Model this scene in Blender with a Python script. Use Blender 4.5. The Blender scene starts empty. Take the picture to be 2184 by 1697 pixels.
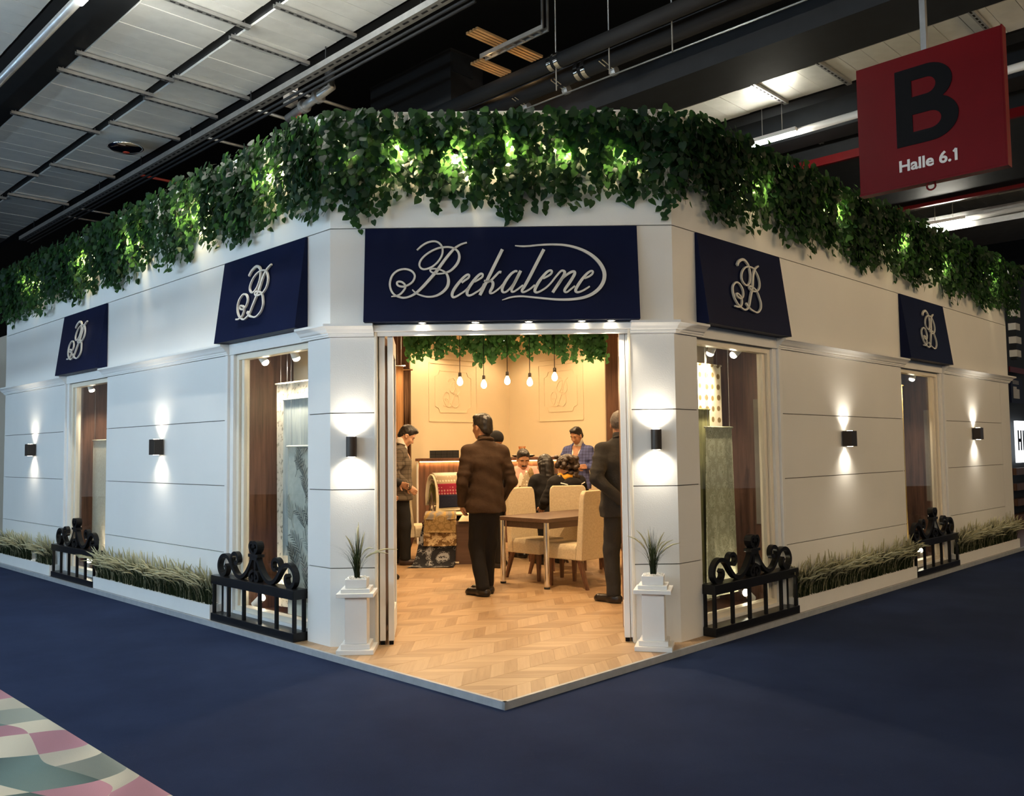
import bpy, math, random
import numpy as np
from mathutils import Matrix, Vector
random.seed(7); np.random.seed(7)
scene = bpy.context.scene
COL = scene.collection
S2 = math.sqrt(0.5)
A = 1.27                      # half width of the chamfered entrance front

# ---------------------------------------------------------------- camera
cam_data = bpy.data.cameras.new('camera')
cam = bpy.data.objects.new('camera', cam_data); COL.objects.link(cam)
F_PX, YAW, PITCH, ROLL = 1865.49, 0.0033, 0.06, -0.0126
CAM = Vector((0.0451, -6.4226, 1.40))
_fw = Vector((math.sin(YAW)*math.cos(PITCH), math.cos(YAW)*math.cos(PITCH), math.sin(PITCH)))
_r0 = Vector((math.cos(YAW), -math.sin(YAW), 0)); _u0 = _r0.cross(_fw)
_r = _r0*math.cos(ROLL) + _u0*math.sin(ROLL); _u = -_r0*math.sin(ROLL) + _u0*math.cos(ROLL)
M = Matrix((( _r.x, _u.x, -_fw.x, CAM.x), (_r.y, _u.y, -_fw.y, CAM.y), (_r.z, _u.z, -_fw.z, CAM.z), (0,0,0,1)))
cam.matrix_world = M
cam_data.sensor_fit = 'HORIZONTAL'; cam_data.sensor_width = 36.0; cam_data.lens = F_PX/2184*36.0
cam_data.clip_end = 200
scene.camera = cam

# ---------------------------------------------------------------- world, exposure
world = bpy.data.worlds.new('hall_air'); scene.world = world; world.use_nodes = True
bg = world.node_tree.nodes['Background']
bg.inputs[0].default_value = (0.94, 0.98, 1.0, 1); bg.inputs[1].default_value = 0.14
scene.view_settings.view_transform = 'Standard'; scene.view_settings.look = 'None'
scene.view_settings.gamma = 1.0; scene.view_settings.use_curve_mapping = False
scene.view_settings.exposure = 0.0

scene.cycles.max_bounces = 6; scene.cycles.diffuse_bounces = 3; scene.cycles.glossy_bounces = 3; scene.cycles.transparent_max_bounces = 8
scene.cycles.adaptive_threshold = 0.06

# light levels (watts) gathered here for tuning
E_FILL_LEFT, E_FILL_RIGHT, E_HALL_FAR, E_FILL_FRONT = 120.0, 78.0, 200.0, 72.0     # tube emission: left, right and front are added fill, far ones hall lamps
W_SCONCE, W_AWNING, W_ROOM, W_BULB, W_SHOW, W_SHOWFLOOR, W_IVY = 16, 20, 175, 6.0, 58, 14, 20
WARM = (1.0, 0.70, 0.38); WARMW = (1.0, 0.84, 0.62); COOL = (0.56, 0.79, 1.0); LAMPW = (1.0, 0.90, 0.74)

# ---------------------------------------------------------------- helpers: materials
def new_mat(name):
    m = bpy.data.materials.new(name); m.use_nodes = True
    nt = m.node_tree; b = nt.nodes['Principled BSDF']; return m, nt, b
def lk(nt, a, b): nt.links.new(a, b)
def nd(nt, t, **kw):
    n = nt.nodes.new(t)
    for k, v in kw.items(): setattr(n, k, v)
    return n
def ramp(nt, stops, interp='LINEAR'):
    n = nd(nt, 'ShaderNodeValToRGB'); cr = n.color_ramp; cr.interpolation = interp
    while len(cr.elements) < len(stops): cr.elements.new(0.5)
    for e, (p, c) in zip(cr.elements, stops): e.position = p; e.color = (*c, 1)
    return n
def coords(nt, scale=(1,1,1), rot=(0,0,0), src='Object'):
    t = nd(nt, 'ShaderNodeTexCoord'); mp = nd(nt, 'ShaderNodeMapping')
    mp.inputs['Scale'].default_value = scale; mp.inputs['Rotation'].default_value = rot
    lk(nt, t.outputs[src], mp.inputs['Vector']); return mp.outputs['Vector']
def noise(nt, vec, scale, detail=3, rough=.55):
    n = nd(nt, 'ShaderNodeTexNoise'); n.inputs['Scale'].default_value = scale
    n.inputs['Detail'].default_value = detail; n.inputs['Roughness'].default_value = rough
    if vec is not None: lk(nt, vec, n.inputs['Vector'])
    return n.outputs['Fac']
def bump(nt, b, fac, strength=.2, dist=.01):
    n = nd(nt, 'ShaderNodeBump'); n.inputs['Strength'].default_value = strength; n.inputs['Distance'].default_value = dist
    lk(nt, fac, n.inputs['Height']); lk(nt, n.outputs['Normal'], b.inputs['Normal'])
def plain(name, col, rough=.5, metal=0, var=.06, vscale=6, bmp=0, bscale=80, spec=.5):
    """paint, plastic, metal or cloth of one colour with slight unevenness"""
    m, nt, b = new_mat(name); v = coords(nt)
    f = noise(nt, v, vscale, 4)
    r = ramp(nt, [(.3, tuple(c*(1-var) for c in col)), (.7, tuple(min(1, c*(1+var)) for c in col))])
    lk(nt, f, r.inputs[0]); lk(nt, r.outputs[0], b.inputs['Base Color'])
    b.inputs['Roughness'].default_value = rough; b.inputs['Metallic'].default_value = metal
    b.inputs['Specular IOR Level'].default_value = spec
    if bmp: bump(nt, b, noise(nt, v, bscale, 3), bmp, .004)
    return m
def wood(name, dark, light, axis='z', rough=.4, scale=5.0, stretch=.06):
    m, nt, b = new_mat(name)
    sc = [scale]*3; sc['xyz'.index(axis)] = scale*stretch
    v = coords(nt, tuple(sc))
    f = noise(nt, v, 4.0, 6, .62); g = noise(nt, v, 14.0, 3)
    mx = nd(nt, 'ShaderNodeMath', operation='MULTIPLY_ADD'); mx.inputs[1].default_value = .35
    lk(nt, g, mx.inputs[0]); lk(nt, f, mx.inputs[2])
    r = ramp(nt, [(.45, dark), (.62, tuple((a+c)/2 for a, c in zip(dark, light))), (.80, light)])
    lk(nt, mx.outputs[0], r.inputs[0]); lk(nt, r.outputs[0], b.inputs['Base Color'])
    b.inputs['Roughness'].default_value = rough; bump(nt, b, g, .08, .003)
    return m
def emit(name, col, strength):
    m, nt, b = new_mat(name)
    b.inputs['Base Color'].default_value = (*col, 1)
    b.inputs['Emission Color'].default_value = (*col, 1); b.inputs['Emission Strength'].default_value = strength
    return m
def fabric(name, stops, scale, kind='noise', rough=.9, sc=(1,1,1), detail=4, interp='CONSTANT'):
    """printed cloth: a pattern of flat colours"""
    m, nt, b = new_mat(name); v = coords(nt, sc)
    if kind == 'noise': f = noise(nt, v, scale, detail)
    elif kind == 'voronoi':
        n = nd(nt, 'ShaderNodeTexVoronoi'); n.inputs['Scale'].default_value = scale; lk(nt, v, n.inputs['Vector']); f = n.outputs['Distance']
    elif kind == 'dots':
        n = nd(nt, 'ShaderNodeTexVoronoi'); n.inputs['Scale'].default_value = scale; n.inputs['Randomness'].default_value = 0.12
        lk(nt, v, n.inputs['Vector']); f = n.outputs['Distance']
    elif kind == 'damask':
        n = nd(nt, 'ShaderNodeTexVoronoi'); n.inputs['Scale'].default_value = scale; n.inputs['Randomness'].default_value = .25
        lk(nt, v, n.inputs['Vector'])
        mm = nd(nt, 'ShaderNodeMath', operation='MULTIPLY_ADD'); mm.inputs[1].default_value = .7; lk(nt, noise(nt, v, scale*4, 5), mm.inputs[0])
        s = nd(nt, 'ShaderNodeMath', operation='SINE'); t = nd(nt, 'ShaderNodeMath', operation='MULTIPLY'); t.inputs[1].default_value = 13
        lk(nt, n.outputs['Distance'], mm.inputs[2]); lk(nt, mm.outputs[0], t.inputs[0]); lk(nt, t.outputs[0], s.inputs[0])
        q = nd(nt, 'ShaderNodeMath', operation='MULTIPLY_ADD'); q.inputs[1].default_value = .5; q.inputs[2].default_value = .5
        lk(nt, s.outputs[0], q.inputs[0]); f = q.outputs[0]
    else:
        n = nd(nt, 'ShaderNodeTexWave'); n.inputs['Scale'].default_value = scale; n.inputs['Distortion'].default_value = 6; n.inputs['Detail'].default_value = 3
        n.inputs['Detail Scale'].default_value = 2; lk(nt, v, n.inputs['Vector']); f = n.outputs['Fac']
    r = ramp(nt, stops, interp); lk(nt, f, r.inputs[0]); lk(nt, r.outputs[0], b.inputs['Base Color'])
    b.inputs['Roughness'].default_value = rough; b.inputs['Specular IOR Level'].default_value = .2
    return m

MT = {}
MT['white'] = plain('white_paint', (.80, .79, .76), .55, var=.02)
MT['wall'] = plain('white_textured_paint', (.80, .79, .75), .6, var=.025, vscale=1.5, bmp=.25, bscale=120)
MT['wall_plain'] = plain('white_panel_paint', (.79, .78, .745), .55, var=.03, vscale=.9)
MT['gap'] = plain('joint_shade', (.16, .15, .13), .9)  # groove shade put into the colour of the recessed backing
MT['cream'] = plain('cream_frame_paint', (.82, .74, .60), .45, var=.02)
MT['navy'] = plain('navy_board', (.0050, .0085, .034), .45, var=.10, vscale=3, spec=.08)
MT['letter'] = plain('brushed_silver_letter', (.72, .70, .64), .42, 0, var=.03)
MT['black_iron'] = plain('glossy_black_paint', (.008, .008, .009), .32, var=.2, spec=.3)
MT['black'] = plain('black_paint', (.004, .004, .005), .6, spec=.08)
MT['bronze'] = plain('dark_bronze', (.045, .036, .030), .38, .6)
MT['chrome'] = plain('chrome', (.80, .80, .80), .10, 1, var=.02)
MT['steel'] = plain('galvanised_steel', (.42, .43, .43), .38, .75, var=.12, vscale=9)
MT['darkwood'] = wood('dark_walnut', (.055, .022, .012), (.17, .075, .042))
MT['walnut'] = wood('walnut_veneer', (.052, .024, .016), (.17, .085, .055))
MT['tablewood'] = wood('brown_table_laminate', (.075, .040, .026), (.12, .068, .045), 'x', .35)
MT['beige'] = fabric('beige_upholstery', [(.35, (.60, .50, .33)), (.65, (.70, .60, .42))], 60, rough=.95, interp='LINEAR')
MT['pebble'] = plain('white_pebbles', (.78, .76, .70), .7, var=.08, vscale=30)
MT['rubber'] = plain('black_rubber', (.02, .02, .02), .8)
MT['plaster'] = plain('cream_plaster', (.80, .68, .47), .7, var=.02, vscale=2)
MT['red'] = plain('red_enamel', (.115, .003, .005), .42, var=.06, spec=.12)
MT['redpipe'] = plain('red_pipe', (.40, .05, .03), .5)
MT['kerb'] = plain('brushed_aluminium_edge', (.40, .42, .44), .40, .15, var=.10, vscale=14)
MT['hallblack'] = plain('black_ceiling_paint', (.010, .010, .011), .8)
MT['beam'] = plain('dark_grey_beam', (.013, .015, .018), .6, var=.15, spec=.25)
MT['glass_bulb'] = emit('lit_filament_bulb', (1.0, .78, .42), 26)
MT['lamp_face'] = emit('lit_lamp_face', (1.0, .88, .66), 40)
MT['lamp_face_soft'] = emit('lit_sconce_face', (1.0, .90, .72), 30)
MT['ivy_lamp'] = emit('lit_garden_lamp', (1.0, .95, .72), 40)
MT['fill_cool'] = emit('added_fill_tube_cool', COOL, E_FILL_LEFT)
MT['fill_warm'] = emit('added_fill_tube_warm', (1.0, .70, .37), E_FILL_RIGHT)
MT['tube_far'] = emit('lit_fluorescent_tube', (1.0, .95, .80), E_HALL_FAR)
MT['tube_up'] = emit('lit_fluorescent_tube_white', (1.0, .97, .88), 230.0)
MT['fill_front'] = emit('added_fill_tube_neutral', (1.0, .88, .70), E_FILL_FRONT)
MT['led'] = emit('lit_led_strip', (1.0, .56, .20), 14)
MT['sign_lit'] = emit('lit_white_sign', (.9, .96, 1.0), 1.5)
MT['paper'] = plain('white_print', (.75, .75, .72), .6)
MT['greywhite'] = plain('light_grey_letters', (.62, .60, .57), .5)

def glass_mat(name, tint=(1,1,1)):
    m = bpy.data.materials.new(name); m.use_nodes = True; nt = m.node_tree
    nt.nodes.remove(nt.nodes['Principled BSDF']); out = nt.nodes['Material Output']
    tr = nd(nt, 'ShaderNodeBsdfTransparent'); tr.inputs[0].default_value = (*tint, 1)
    gl = nd(nt, 'ShaderNodeBsdfGlossy'); gl.inputs['Roughness'].default_value = .01
    lw = nd(nt, 'ShaderNodeLayerWeight'); lw.inputs[0].default_value = .5          # Schlick reflectance, same from both sides
    pw = nd(nt, 'ShaderNodeMath', operation='POWER'); pw.inputs[1].default_value = 5; lk(nt, lw.outputs['Facing'], pw.inputs[0])
    fr = nd(nt, 'ShaderNodeMath', operation='MULTIPLY_ADD'); fr.inputs[1].default_value = .95; fr.inputs[2].default_value = .045; lk(nt, pw.outputs[0], fr.inputs[0])
    mx = nd(nt, 'ShaderNodeMixShader'); lk(nt, fr.outputs[0], mx.inputs[0]); lk(nt, tr.outputs[0], mx.inputs[1]); lk(nt, gl.outputs[0], mx.inputs[2])
    lk(nt, mx.outputs[0], out.inputs['Surface']); return m
MT['glass'] = glass_mat('window_glass', (.93, .95, .95))

def carpet_mat():
    m, nt, b = new_mat('navy_carpet'); v = coords(nt)
    f = noise(nt, v, 1.2, 6, .6); g = noise(nt, v, 260, 2); r = ramp(nt, [(.35, (.009, .018, .054)), (.62, (.014, .026, .070))])
    lk(nt, f, r.inputs[0])
    s = noise(nt, coords(nt, (1, 2.5, 1)), 7.0, 5, .7); sr = ramp(nt, [(.66, (0,0,0)), (.80, (.35,.35,.35))]); lk(nt, s, sr.inputs[0])
    mx = nd(nt, 'ShaderNodeMixRGB'); mx.inputs[2].default_value = (.06, .07, .10, 1)
    lk(nt, sr.outputs[0], mx.inputs[0]); lk(nt, r.outputs[0], mx.inputs[1]); lk(nt, mx.outputs[0], b.inputs['Base Color'])
    b.inputs['Roughness'].default_value = .95; b.inputs['Specular IOR Level'].default_value = .15; bump(nt, b, g, .5, .004)
    return m
MT['carpet'] = carpet_mat()

def plank_mat():
    m, nt, b = new_mat('oak_plank')
    oi = nd(nt, 'ShaderNodeObjectInfo'); ge = nd(nt, 'ShaderNodeNewGeometry')
    ad = nd(nt, 'ShaderNodeMath', operation='ADD'); lk(nt, oi.outputs['Random'], ad.inputs[0]); lk(nt, ge.outputs['Random Per Island'], ad.inputs[1])
    fr = nd(nt, 'ShaderNodeMath', operation='FRACT'); lk(nt, ad.outputs[0], fr.inputs[0])
    t = nd(nt, 'ShaderNodeAttribute', attribute_name='grain')          # along-the-grain coordinates stored on the mesh
    off = nd(nt, 'ShaderNodeVectorMath', operation='ADD'); cb = nd(nt, 'ShaderNodeCombineXYZ')
    mu = nd(nt, 'ShaderNodeMath', operation='MULTIPLY'); mu.inputs[1].default_value = 37.0; lk(nt, fr.outputs[0], mu.inputs[0])
    lk(nt, mu.outputs[0], cb.inputs[2]); lk(nt, t.outputs['Vector'], off.inputs[0]); lk(nt, cb.outputs[0], off.inputs[1])
    mp = nd(nt, 'ShaderNodeMapping'); mp.inputs['Scale'].default_value = (3, 42, 1); lk(nt, off.outputs[0], mp.inputs[0])
    f = noise(nt, mp.outputs[0], 1.0, 5, .6)
    mx = nd(nt, 'ShaderNodeMath', operation='MULTIPLY_ADD'); mx.inputs[1].default_value = .55
    lk(nt, f, mx.inputs[0]); m2 = nd(nt, 'ShaderNodeMath', operation='MULTIPLY'); m2.inputs[1].default_value = .45
    lk(nt, fr.outputs[0], m2.inputs[0]); lk(nt, m2.outputs[0], mx.inputs[2])
    r = ramp(nt, [(.22, (.31, .19, .095)), (.5, (.415, .272, .146)), (.80, (.51, .355, .205))])
    lk(nt, mx.outputs[0], r.inputs[0]); lk(nt, r.outputs[0], b.inputs['Base Color']); b.inputs['Roughness'].default_value = .42
    return m
MT['plank'] = plank_mat()

def leaf_mat(name, c0, c1, c2, tl_col=(.13, .30, .06)):
    m, nt, b = new_mat(name)
    oi = nd(nt, 'ShaderNodeObjectInfo'); ge = nd(nt, 'ShaderNodeNewGeometry')
    ad = nd(nt, 'ShaderNodeMath', operation='ADD'); lk(nt, oi.outputs['Random'], ad.inputs[0]); lk(nt, ge.outputs['Random Per Island'], ad.inputs[1])
    fr = nd(nt, 'ShaderNodeMath', operation='FRACT'); lk(nt, ad.outputs[0], fr.inputs[0])
    r = ramp(nt, [(0, c0), (.6, c1), (1, c2)]); lk(nt, fr.outputs[0], r.inputs[0])
    f = noise(nt, coords(nt), 60, 3); mx = nd(nt, 'ShaderNodeMixRGB', blend_type='MULTIPLY'); mx.inputs[0].default_value = .5
    rr = ramp(nt, [(.35, (.55, .6, .5)), (.65, (1, 1, 1))]); lk(nt, f, rr.inputs[0])
    lk(nt, r.outputs[0], mx.inputs[1]); lk(nt, rr.outputs[0], mx.inputs[2]); lk(nt, mx.outputs[0], b.inputs['Base Color'])
    b.inputs['Roughness'].default_value = .5; b.inputs['Specular IOR Level'].default_value = .25
    tl = nd(nt, 'ShaderNodeBsdfTranslucent'); tl.inputs[0].default_value = (*tl_col, 1)
    ms = nd(nt, 'ShaderNodeMixShader'); ms.inputs[0].default_value = .38
    out = nt.nodes['Material Output']; lk(nt, b.outputs[0], ms.inputs[1]); lk(nt, tl.outputs[0], ms.inputs[2]); lk(nt, ms.outputs[0], out.inputs[0])
    return m
MT['ivy'] = leaf_mat('ivy_leaf', (.005, .019, .010), (.009, .033, .015), (.022, .058, .021), (.085, .22, .05))
MT['ivy_in'] = leaf_mat('ivy_leaf_fresh', (.020, .075, .030), (.035, .130, .050), (.06, .18, .07), (.12, .34, .10))
MT['grass'] = leaf_mat('grass_blade', (.010, .017, .007), (.020, .032, .012), (.055, .070, .028), (.035, .055, .018))
MT['plume'] = leaf_mat('grass_plume', (.55, .50, .30), (.72, .68, .45), (.80, .77, .56), (.45, .42, .27))
MT['vine'] = plain('vine_stem', (.030, .035, .015), .8)

# ---------------------------------------------------------------- helpers: meshes
class MB:
    """collects primitive shapes; build() links them as ONE mesh object"""
    def __init__(s): s.v = []; s.f = []
    def add(s, vs, fs):
        o = len(s.v); s.v += [tuple(p) for p in vs]; s.f += [tuple(i+o for i in f) for f in fs]; return s
    def box(s, x0, x1, y0, y1, z0, z1):
        return s.add([(x0,y0,z0),(x1,y0,z0),(x1,y1,z0),(x0,y1,z0),(x0,y0,z1),(x1,y0,z1),(x1,y1,z1),(x0,y1,z1)],
                     [(0,3,2,1),(4,5,6,7),(0,1,5,4),(1,2,6,5),(2,3,7,6),(3,0,4,7)])
    def prism(s, poly, a0, a1, axis='y'):
        """polygon in the plane across axis, extruded from a0 to a1"""
        n = len(poly)
        def P(p, t): return {'x': (t, p[0], p[1]), 'y': (p[0], t, p[1]), 'z': (p[0], p[1], t)}[axis]
        vs = [P(p, a0) for p in poly] + [P(p, a1) for p in poly]
        fs = [tuple(range(n)), tuple(range(2*n-1, n-1, -1))] + [(i, i+n, (i+1) % n + n, (i+1) % n) for i in range(n)]
        return s.add(vs, fs)
    def tube(s, path, r, n=8, cap=True, rs=None):
        path = [Vector(p) for p in path]; m = len(path); vs = []; fs = []; up = None
        for i, p in enumerate(path):
            t = (path[min(i+1, m-1)] - path[max(i-1, 0)]).normalized()
            if up is None: up = t.orthogonal().normalized()
            else:
                up = up - t*up.dot(t); up = up.normalized() if up.length > 1e-6 else t.orthogonal().normalized()
            b = t.cross(up); rr = rs[i] if rs else r
            for k in range(n):
                a = 2*math.pi*k/n; vs.append(p + up*math.cos(a)*rr + b*math.sin(a)*rr)
        for i in range(m-1):
            for k in range(n): fs.append((i*n+k, i*n+(k+1) % n, (i+1)*n+(k+1) % n, (i+1)*n+k))
        if cap: fs += [tuple(range(n-1, -1, -1)), tuple(range((m-1)*n, m*n))]
        return s.add(vs, fs)
    def lathe(s, prof, c=(0,0,0), n=16, axis=None):
        """profile of (radius, height) about a vertical axis at c, or about axis vector"""
        vs = []; fs = []; m = len(prof)
        if axis is None: X, Y, Z = Vector((1,0,0)), Vector((0,1,0)), Vector((0,0,1))
        else:
            Z = Vector(axis).normalized(); X = Z.orthogonal().normalized(); Y = Z.cross(X)
        c = Vector(c)
        for r, h in prof:
            for k in range(n):
                a = 2*math.pi*k/n; vs.append(c + X*(r*math.cos(a)) + Y*(r*math.sin(a)) + Z*h)
        for i in range(m-1):
            for k in range(n): fs.append((i*n+k, i*n+(k+1) % n, (i+1)*n+(k+1) % n, (i+1)*n+k))
        fs += [tuple(range(n-1, -1, -1)), tuple(range((m-1)*n, m*n))]
        return s.add(vs, fs)
    def ribbon(s, pts, w, y0, y1, closed=False):
        """flat stroke of given width (number or list) in the xz plane, from depth y0 to y1"""
        n = len(pts); L = []; R = []
        for i, p in enumerate(pts):
            a = pts[max(i-1, 0)]; b = pts[min(i+1, n-1)]
            dx, dz = b[0]-a[0], b[1]-a[1]; l = math.hypot(dx, dz) or 1e-9; nx, nz = -dz/l, dx/l
            h = (w[i] if isinstance(w, (list, tuple)) else w)/2
            L.append((p[0]+nx*h, p[1]+nz*h)); R.append((p[0]-nx*h, p[1]-nz*h))
        vs = [(x, y0, z) for x, z in L] + [(x, y0, z) for x, z in R] + [(x, y1, z) for x, z in L] + [(x, y1, z) for x, z in R]
        fs = []
        for i in range(n-1):
            fs += [(i, i+1, n+i+1, n+i), (2*n+i, 3*n+i, 3*n+i+1, 2*n+i+1), (i, 2*n+i, 2*n+i+1, i+1), (n+i, n+i+1, 3*n+i+1, 3*n+i)]
        fs += [(0, n, 3*n, 2*n), (n-1, 3*n-1, 4*n-1, 2*n-1)]
        return s.add(vs, fs)
    def mesh(s, name, mat, smooth=False):
        me = bpy.data.meshes.new(name); me.from_pydata(s.v, [], s.f); me.update()
        if mat: me.materials.append(MT[mat] if isinstance(mat, str) else mat)
        if smooth:
            me.polygons.foreach_set('use_smooth', [True]*len(me.polygons))
            if smooth == 'auto':
                try: me.set_sharp_from_angle(angle=math.radians(40))
                except Exception: pass
        return me
    def build(s, name, mat, parent=None, smooth=False, bevel=0, **kw):
        o = bpy.data.objects.new(name, s.mesh(name, mat, smooth)); COL.objects.link(o)
        if parent is not None: o.parent = parent
        if bevel:
            b = o.modifiers.new('bevel', 'BEVEL'); b.width = bevel; b.segments = 2; b.limit_method = 'ANGLE'
        for k, v in kw.items(): o[k] = v
        return o
def tag(o, label=None, cat=None, group=None, kind=None):
    if label: o['label'] = label
    if cat: o['category'] = cat
    if group: o['group'] = group
    if kind: o['kind'] = kind
    return o
def thing(name, label, cat, mat=None, group=None):
    o = bpy.data.objects.new(name, None); COL.objects.link(o); o.empty_display_size = .05
    if mat is not None: o.matrix_world = mat
    return tag(o, label, cat, group)
def copy_tree(o, parent=None):
    c = o.copy(); COL.objects.link(c)
    if parent is not None: c.parent = parent
    for ch in list(o.children):
        if ch.type != 'LIGHT': copy_tree(ch, c)
    return c
def frame(side):
    """local frame of a front: x to the right as seen from outside, y inwards, z up"""
    if side == 'L': X, Y, O = (S2, -S2, 0), (S2, S2, 0), (-A, 0, 0)
    elif side == 'R': X, Y, O = (S2, S2, 0), (-S2, S2, 0), (A, 0, 0)
    else: X, Y, O = (1, 0, 0), (0, 1, 0), (0, 0, 0)
    return Matrix(((X[0], Y[0], 0, O[0]), (X[1], Y[1], 0, O[1]), (0, 0, 1, O[2]), (0, 0, 0, 1)))
FR = {k: frame(k) for k in 'LRC'}
def at(side, x, y, z): return FR[side] @ Matrix.Translation((x, y, z))
def uv(u, v, z=0): return Vector(((u-v)*S2, (u+v)*S2, z))
FUV = Matrix(((S2, -S2, 0, 0), (S2, S2, 0, 0), (0, 0, 1, 0), (0, 0, 0, 1)))   # local x = u, y = v
def spot(parent, loc, direction, watts, color, angle=60, blend=.5, size=.02):
    l = bpy.data.lights.new('spot_light', 'SPOT'); l.energy = watts; l.color = color; l.spot_size = math.radians(angle); l.spot_blend = blend
    l.shadow_soft_size = size
    o = bpy.data.objects.new('spot_light', l); COL.objects.link(o); o.parent = parent; o.location = loc
    o.rotation_euler = Vector(direction).to_track_quat('-Z', 'Y').to_euler(); return o
def point(parent, loc, watts, color, size=.03):
    l = bpy.data.lights.new('point_light', 'POINT'); l.energy = watts; l.color = color; l.shadow_soft_size = size
    o = bpy.data.objects.new('point_light', l); COL.objects.link(o); o.parent = parent; o.location = loc; return o
def catmull(pts, n=6, closed=False):
    out = []; P = [np.array(p, float) for p in pts]; m = len(P)
    for i in range(m-1):
        p0 = P[i-1] if i > 0 else 2*P[0]-P[1]; p1, p2 = P[i], P[i+1]; p3 = P[i+2] if i+2 < m else 2*P[-1]-P[-2]
        for k in range(n):
            t = k/n
            out.append(tuple(.5*((2*p1) + (-p0+p2)*t + (2*p0-5*p1+4*p2-p3)*t*t + (-p0+3*p1-3*p2+p3)*t**3)))
    out.append(tuple(P[-1])); return out
# ================================================================ hall floor, platform
ZC = -0.043
floor = MB().add([(-26, -14, ZC), (26, -14, ZC), (26, 30, ZC), (-26, 30, ZC)], [(0, 1, 2, 3)]).build('floor', 'carpet')
tag(floor, 'plain navy blue carpet covering the exhibition hall floor', 'floor', kind='structure')

def clip(poly, n, d):
    out = []; m = len(poly)
    for i in range(m):
        p, q = poly[i], poly[(i+1) % m]; a = p[0]*n[0]+p[1]*n[1]-d; b = q[0]*n[0]+q[1]*n[1]-d
        if a <= 0: out.append(p)
        if a*b < 0: t = a/(a-b); out.append((p[0]+(q[0]-p[0])*t, p[1]+(q[1]-p[1])*t))
    return out
PD = .13                                                   # how far the platform reaches past the walls
HP = [((-S2, -S2), A*S2+PD), ((S2, -S2), A*S2+PD), ((0, 1), 9.6)]
plat_poly = [(-14, -14), (14, -14), (14, 9.6), (-14, 9.6)]
for n, d in HP: plat_poly = clip(plat_poly, n, d)
plat = MB().prism(plat_poly, ZC-.01, -.012, 'z').build('platform', 'darkwood')
tag(plat, 'raised oak herringbone platform the shop stands on', 'platform', kind='structure')
# oak planks laid in chevrons: columns run along u, planks lie along x and y
CW, PW = .235, .085
all_pl = []
for k in range(-20, 45):
    v0, v1 = -2.0 + k*CW, -2.0 + (k+1)*CW
    sgn = 1 if k % 2 == 0 else -1
    for j in range(-40, 90):
        u0 = j*PW*math.sqrt(2) + (0 if sgn > 0 else CW)
        q = [(u0, v0), (u0+PW*math.sqrt(2), v0), (u0+PW*math.sqrt(2)+sgn*CW, v1), (u0+sgn*CW, v1)]
        xy = [((u-v)*S2, (u+v)*S2) for u, v in q]
        cx, cy = sum(p[0] for p in xy)/4, sum(p[1] for p in xy)/4
        if cy < -1.9 or cy > 8.2 or abs(cx) > 2.6 + .1*max(cy, 0): continue
        if (cx*-S2 - cy*S2 < A*S2 - .35) and abs(cx) > 1.05 + .16*(cy+1) and cy > .3: continue
        cl = xy
        for n, d in HP: cl = clip(cl, n, d-.004)
        if len(cl) < 3: continue
        all_pl.append((cx, cy, sgn, cl, len(cl) == 4 and max(abs(a[0]-b[0])+abs(a[1]-b[1]) for a, b in zip(cl, xy)) < 1e-6))
all_pl.sort(key=lambda t: (abs(t[0]) > .95 + .03*(t[1]+6.4)) * 2 + t[1]*.2)
def plank_mesh(polys, sgn):
    """thin plank(s) with a bevelled look: slightly inset top face above a skirt"""
    V = []; Fc = []; G = []
    for poly in polys:
        n = len(poly); cx = sum(p[0] for p in poly)/n; cy = sum(p[1] for p in poly)/n; o = len(V)
        for ins, z in ((0.0004, -.010), (0.0008, -.0012), (.0016, 0.0)):
            for p in poly:
                dx, dy = cx-p[0], cy-p[1]; l = math.hypot(dx, dy) or 1; k = ins/l
                V.append((p[0]+dx*k, p[1]+dy*k, z)); G.append((p[1], p[0], 0) if sgn > 0 else (p[0], p[1], 0))
        for r in range(2):
            for i in range(n): Fc.append((o+r*n+i, o+r*n+(i+1) % n, o+(r+1)*n+(i+1) % n, o+(r+1)*n+i))
        Fc.append(tuple(o+2*n+i for i in range(n)))
    me = bpy.data.meshes.new('plank'); me.from_pydata(V, [], Fc); me.update(); me.materials.append(MT['plank'])
    at_ = me.attributes.new('grain', 'FLOAT_VECTOR', 'POINT'); at_.data.foreach_set('vector', [c for g in G for c in g])
    return me
shared = {}
for i, (cx, cy, sgn, cl, full) in enumerate(all_pl[:300]):
    if full:
        if sgn not in shared: shared[sgn] = plank_mesh([[(p[0]-cx, p[1]-cy) for p in cl]], sgn)
        me = shared[sgn]
    else: me = plank_mesh([[(p[0]-cx, p[1]-cy) for p in cl]], sgn)
    o = bpy.data.objects.new('plank', me); COL.objects.link(o); o.parent = plat; o.location = (cx, cy, random.uniform(-.0004, .0004))
for sgn in (1, -1):
    rest = [t[3] for t in all_pl[300:] if t[2] == sgn]
    o = bpy.data.objects.new('planks', plank_mesh(rest, sgn)); COL.objects.link(o); o.parent = plat; o['kind'] = 'stuff'
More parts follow.
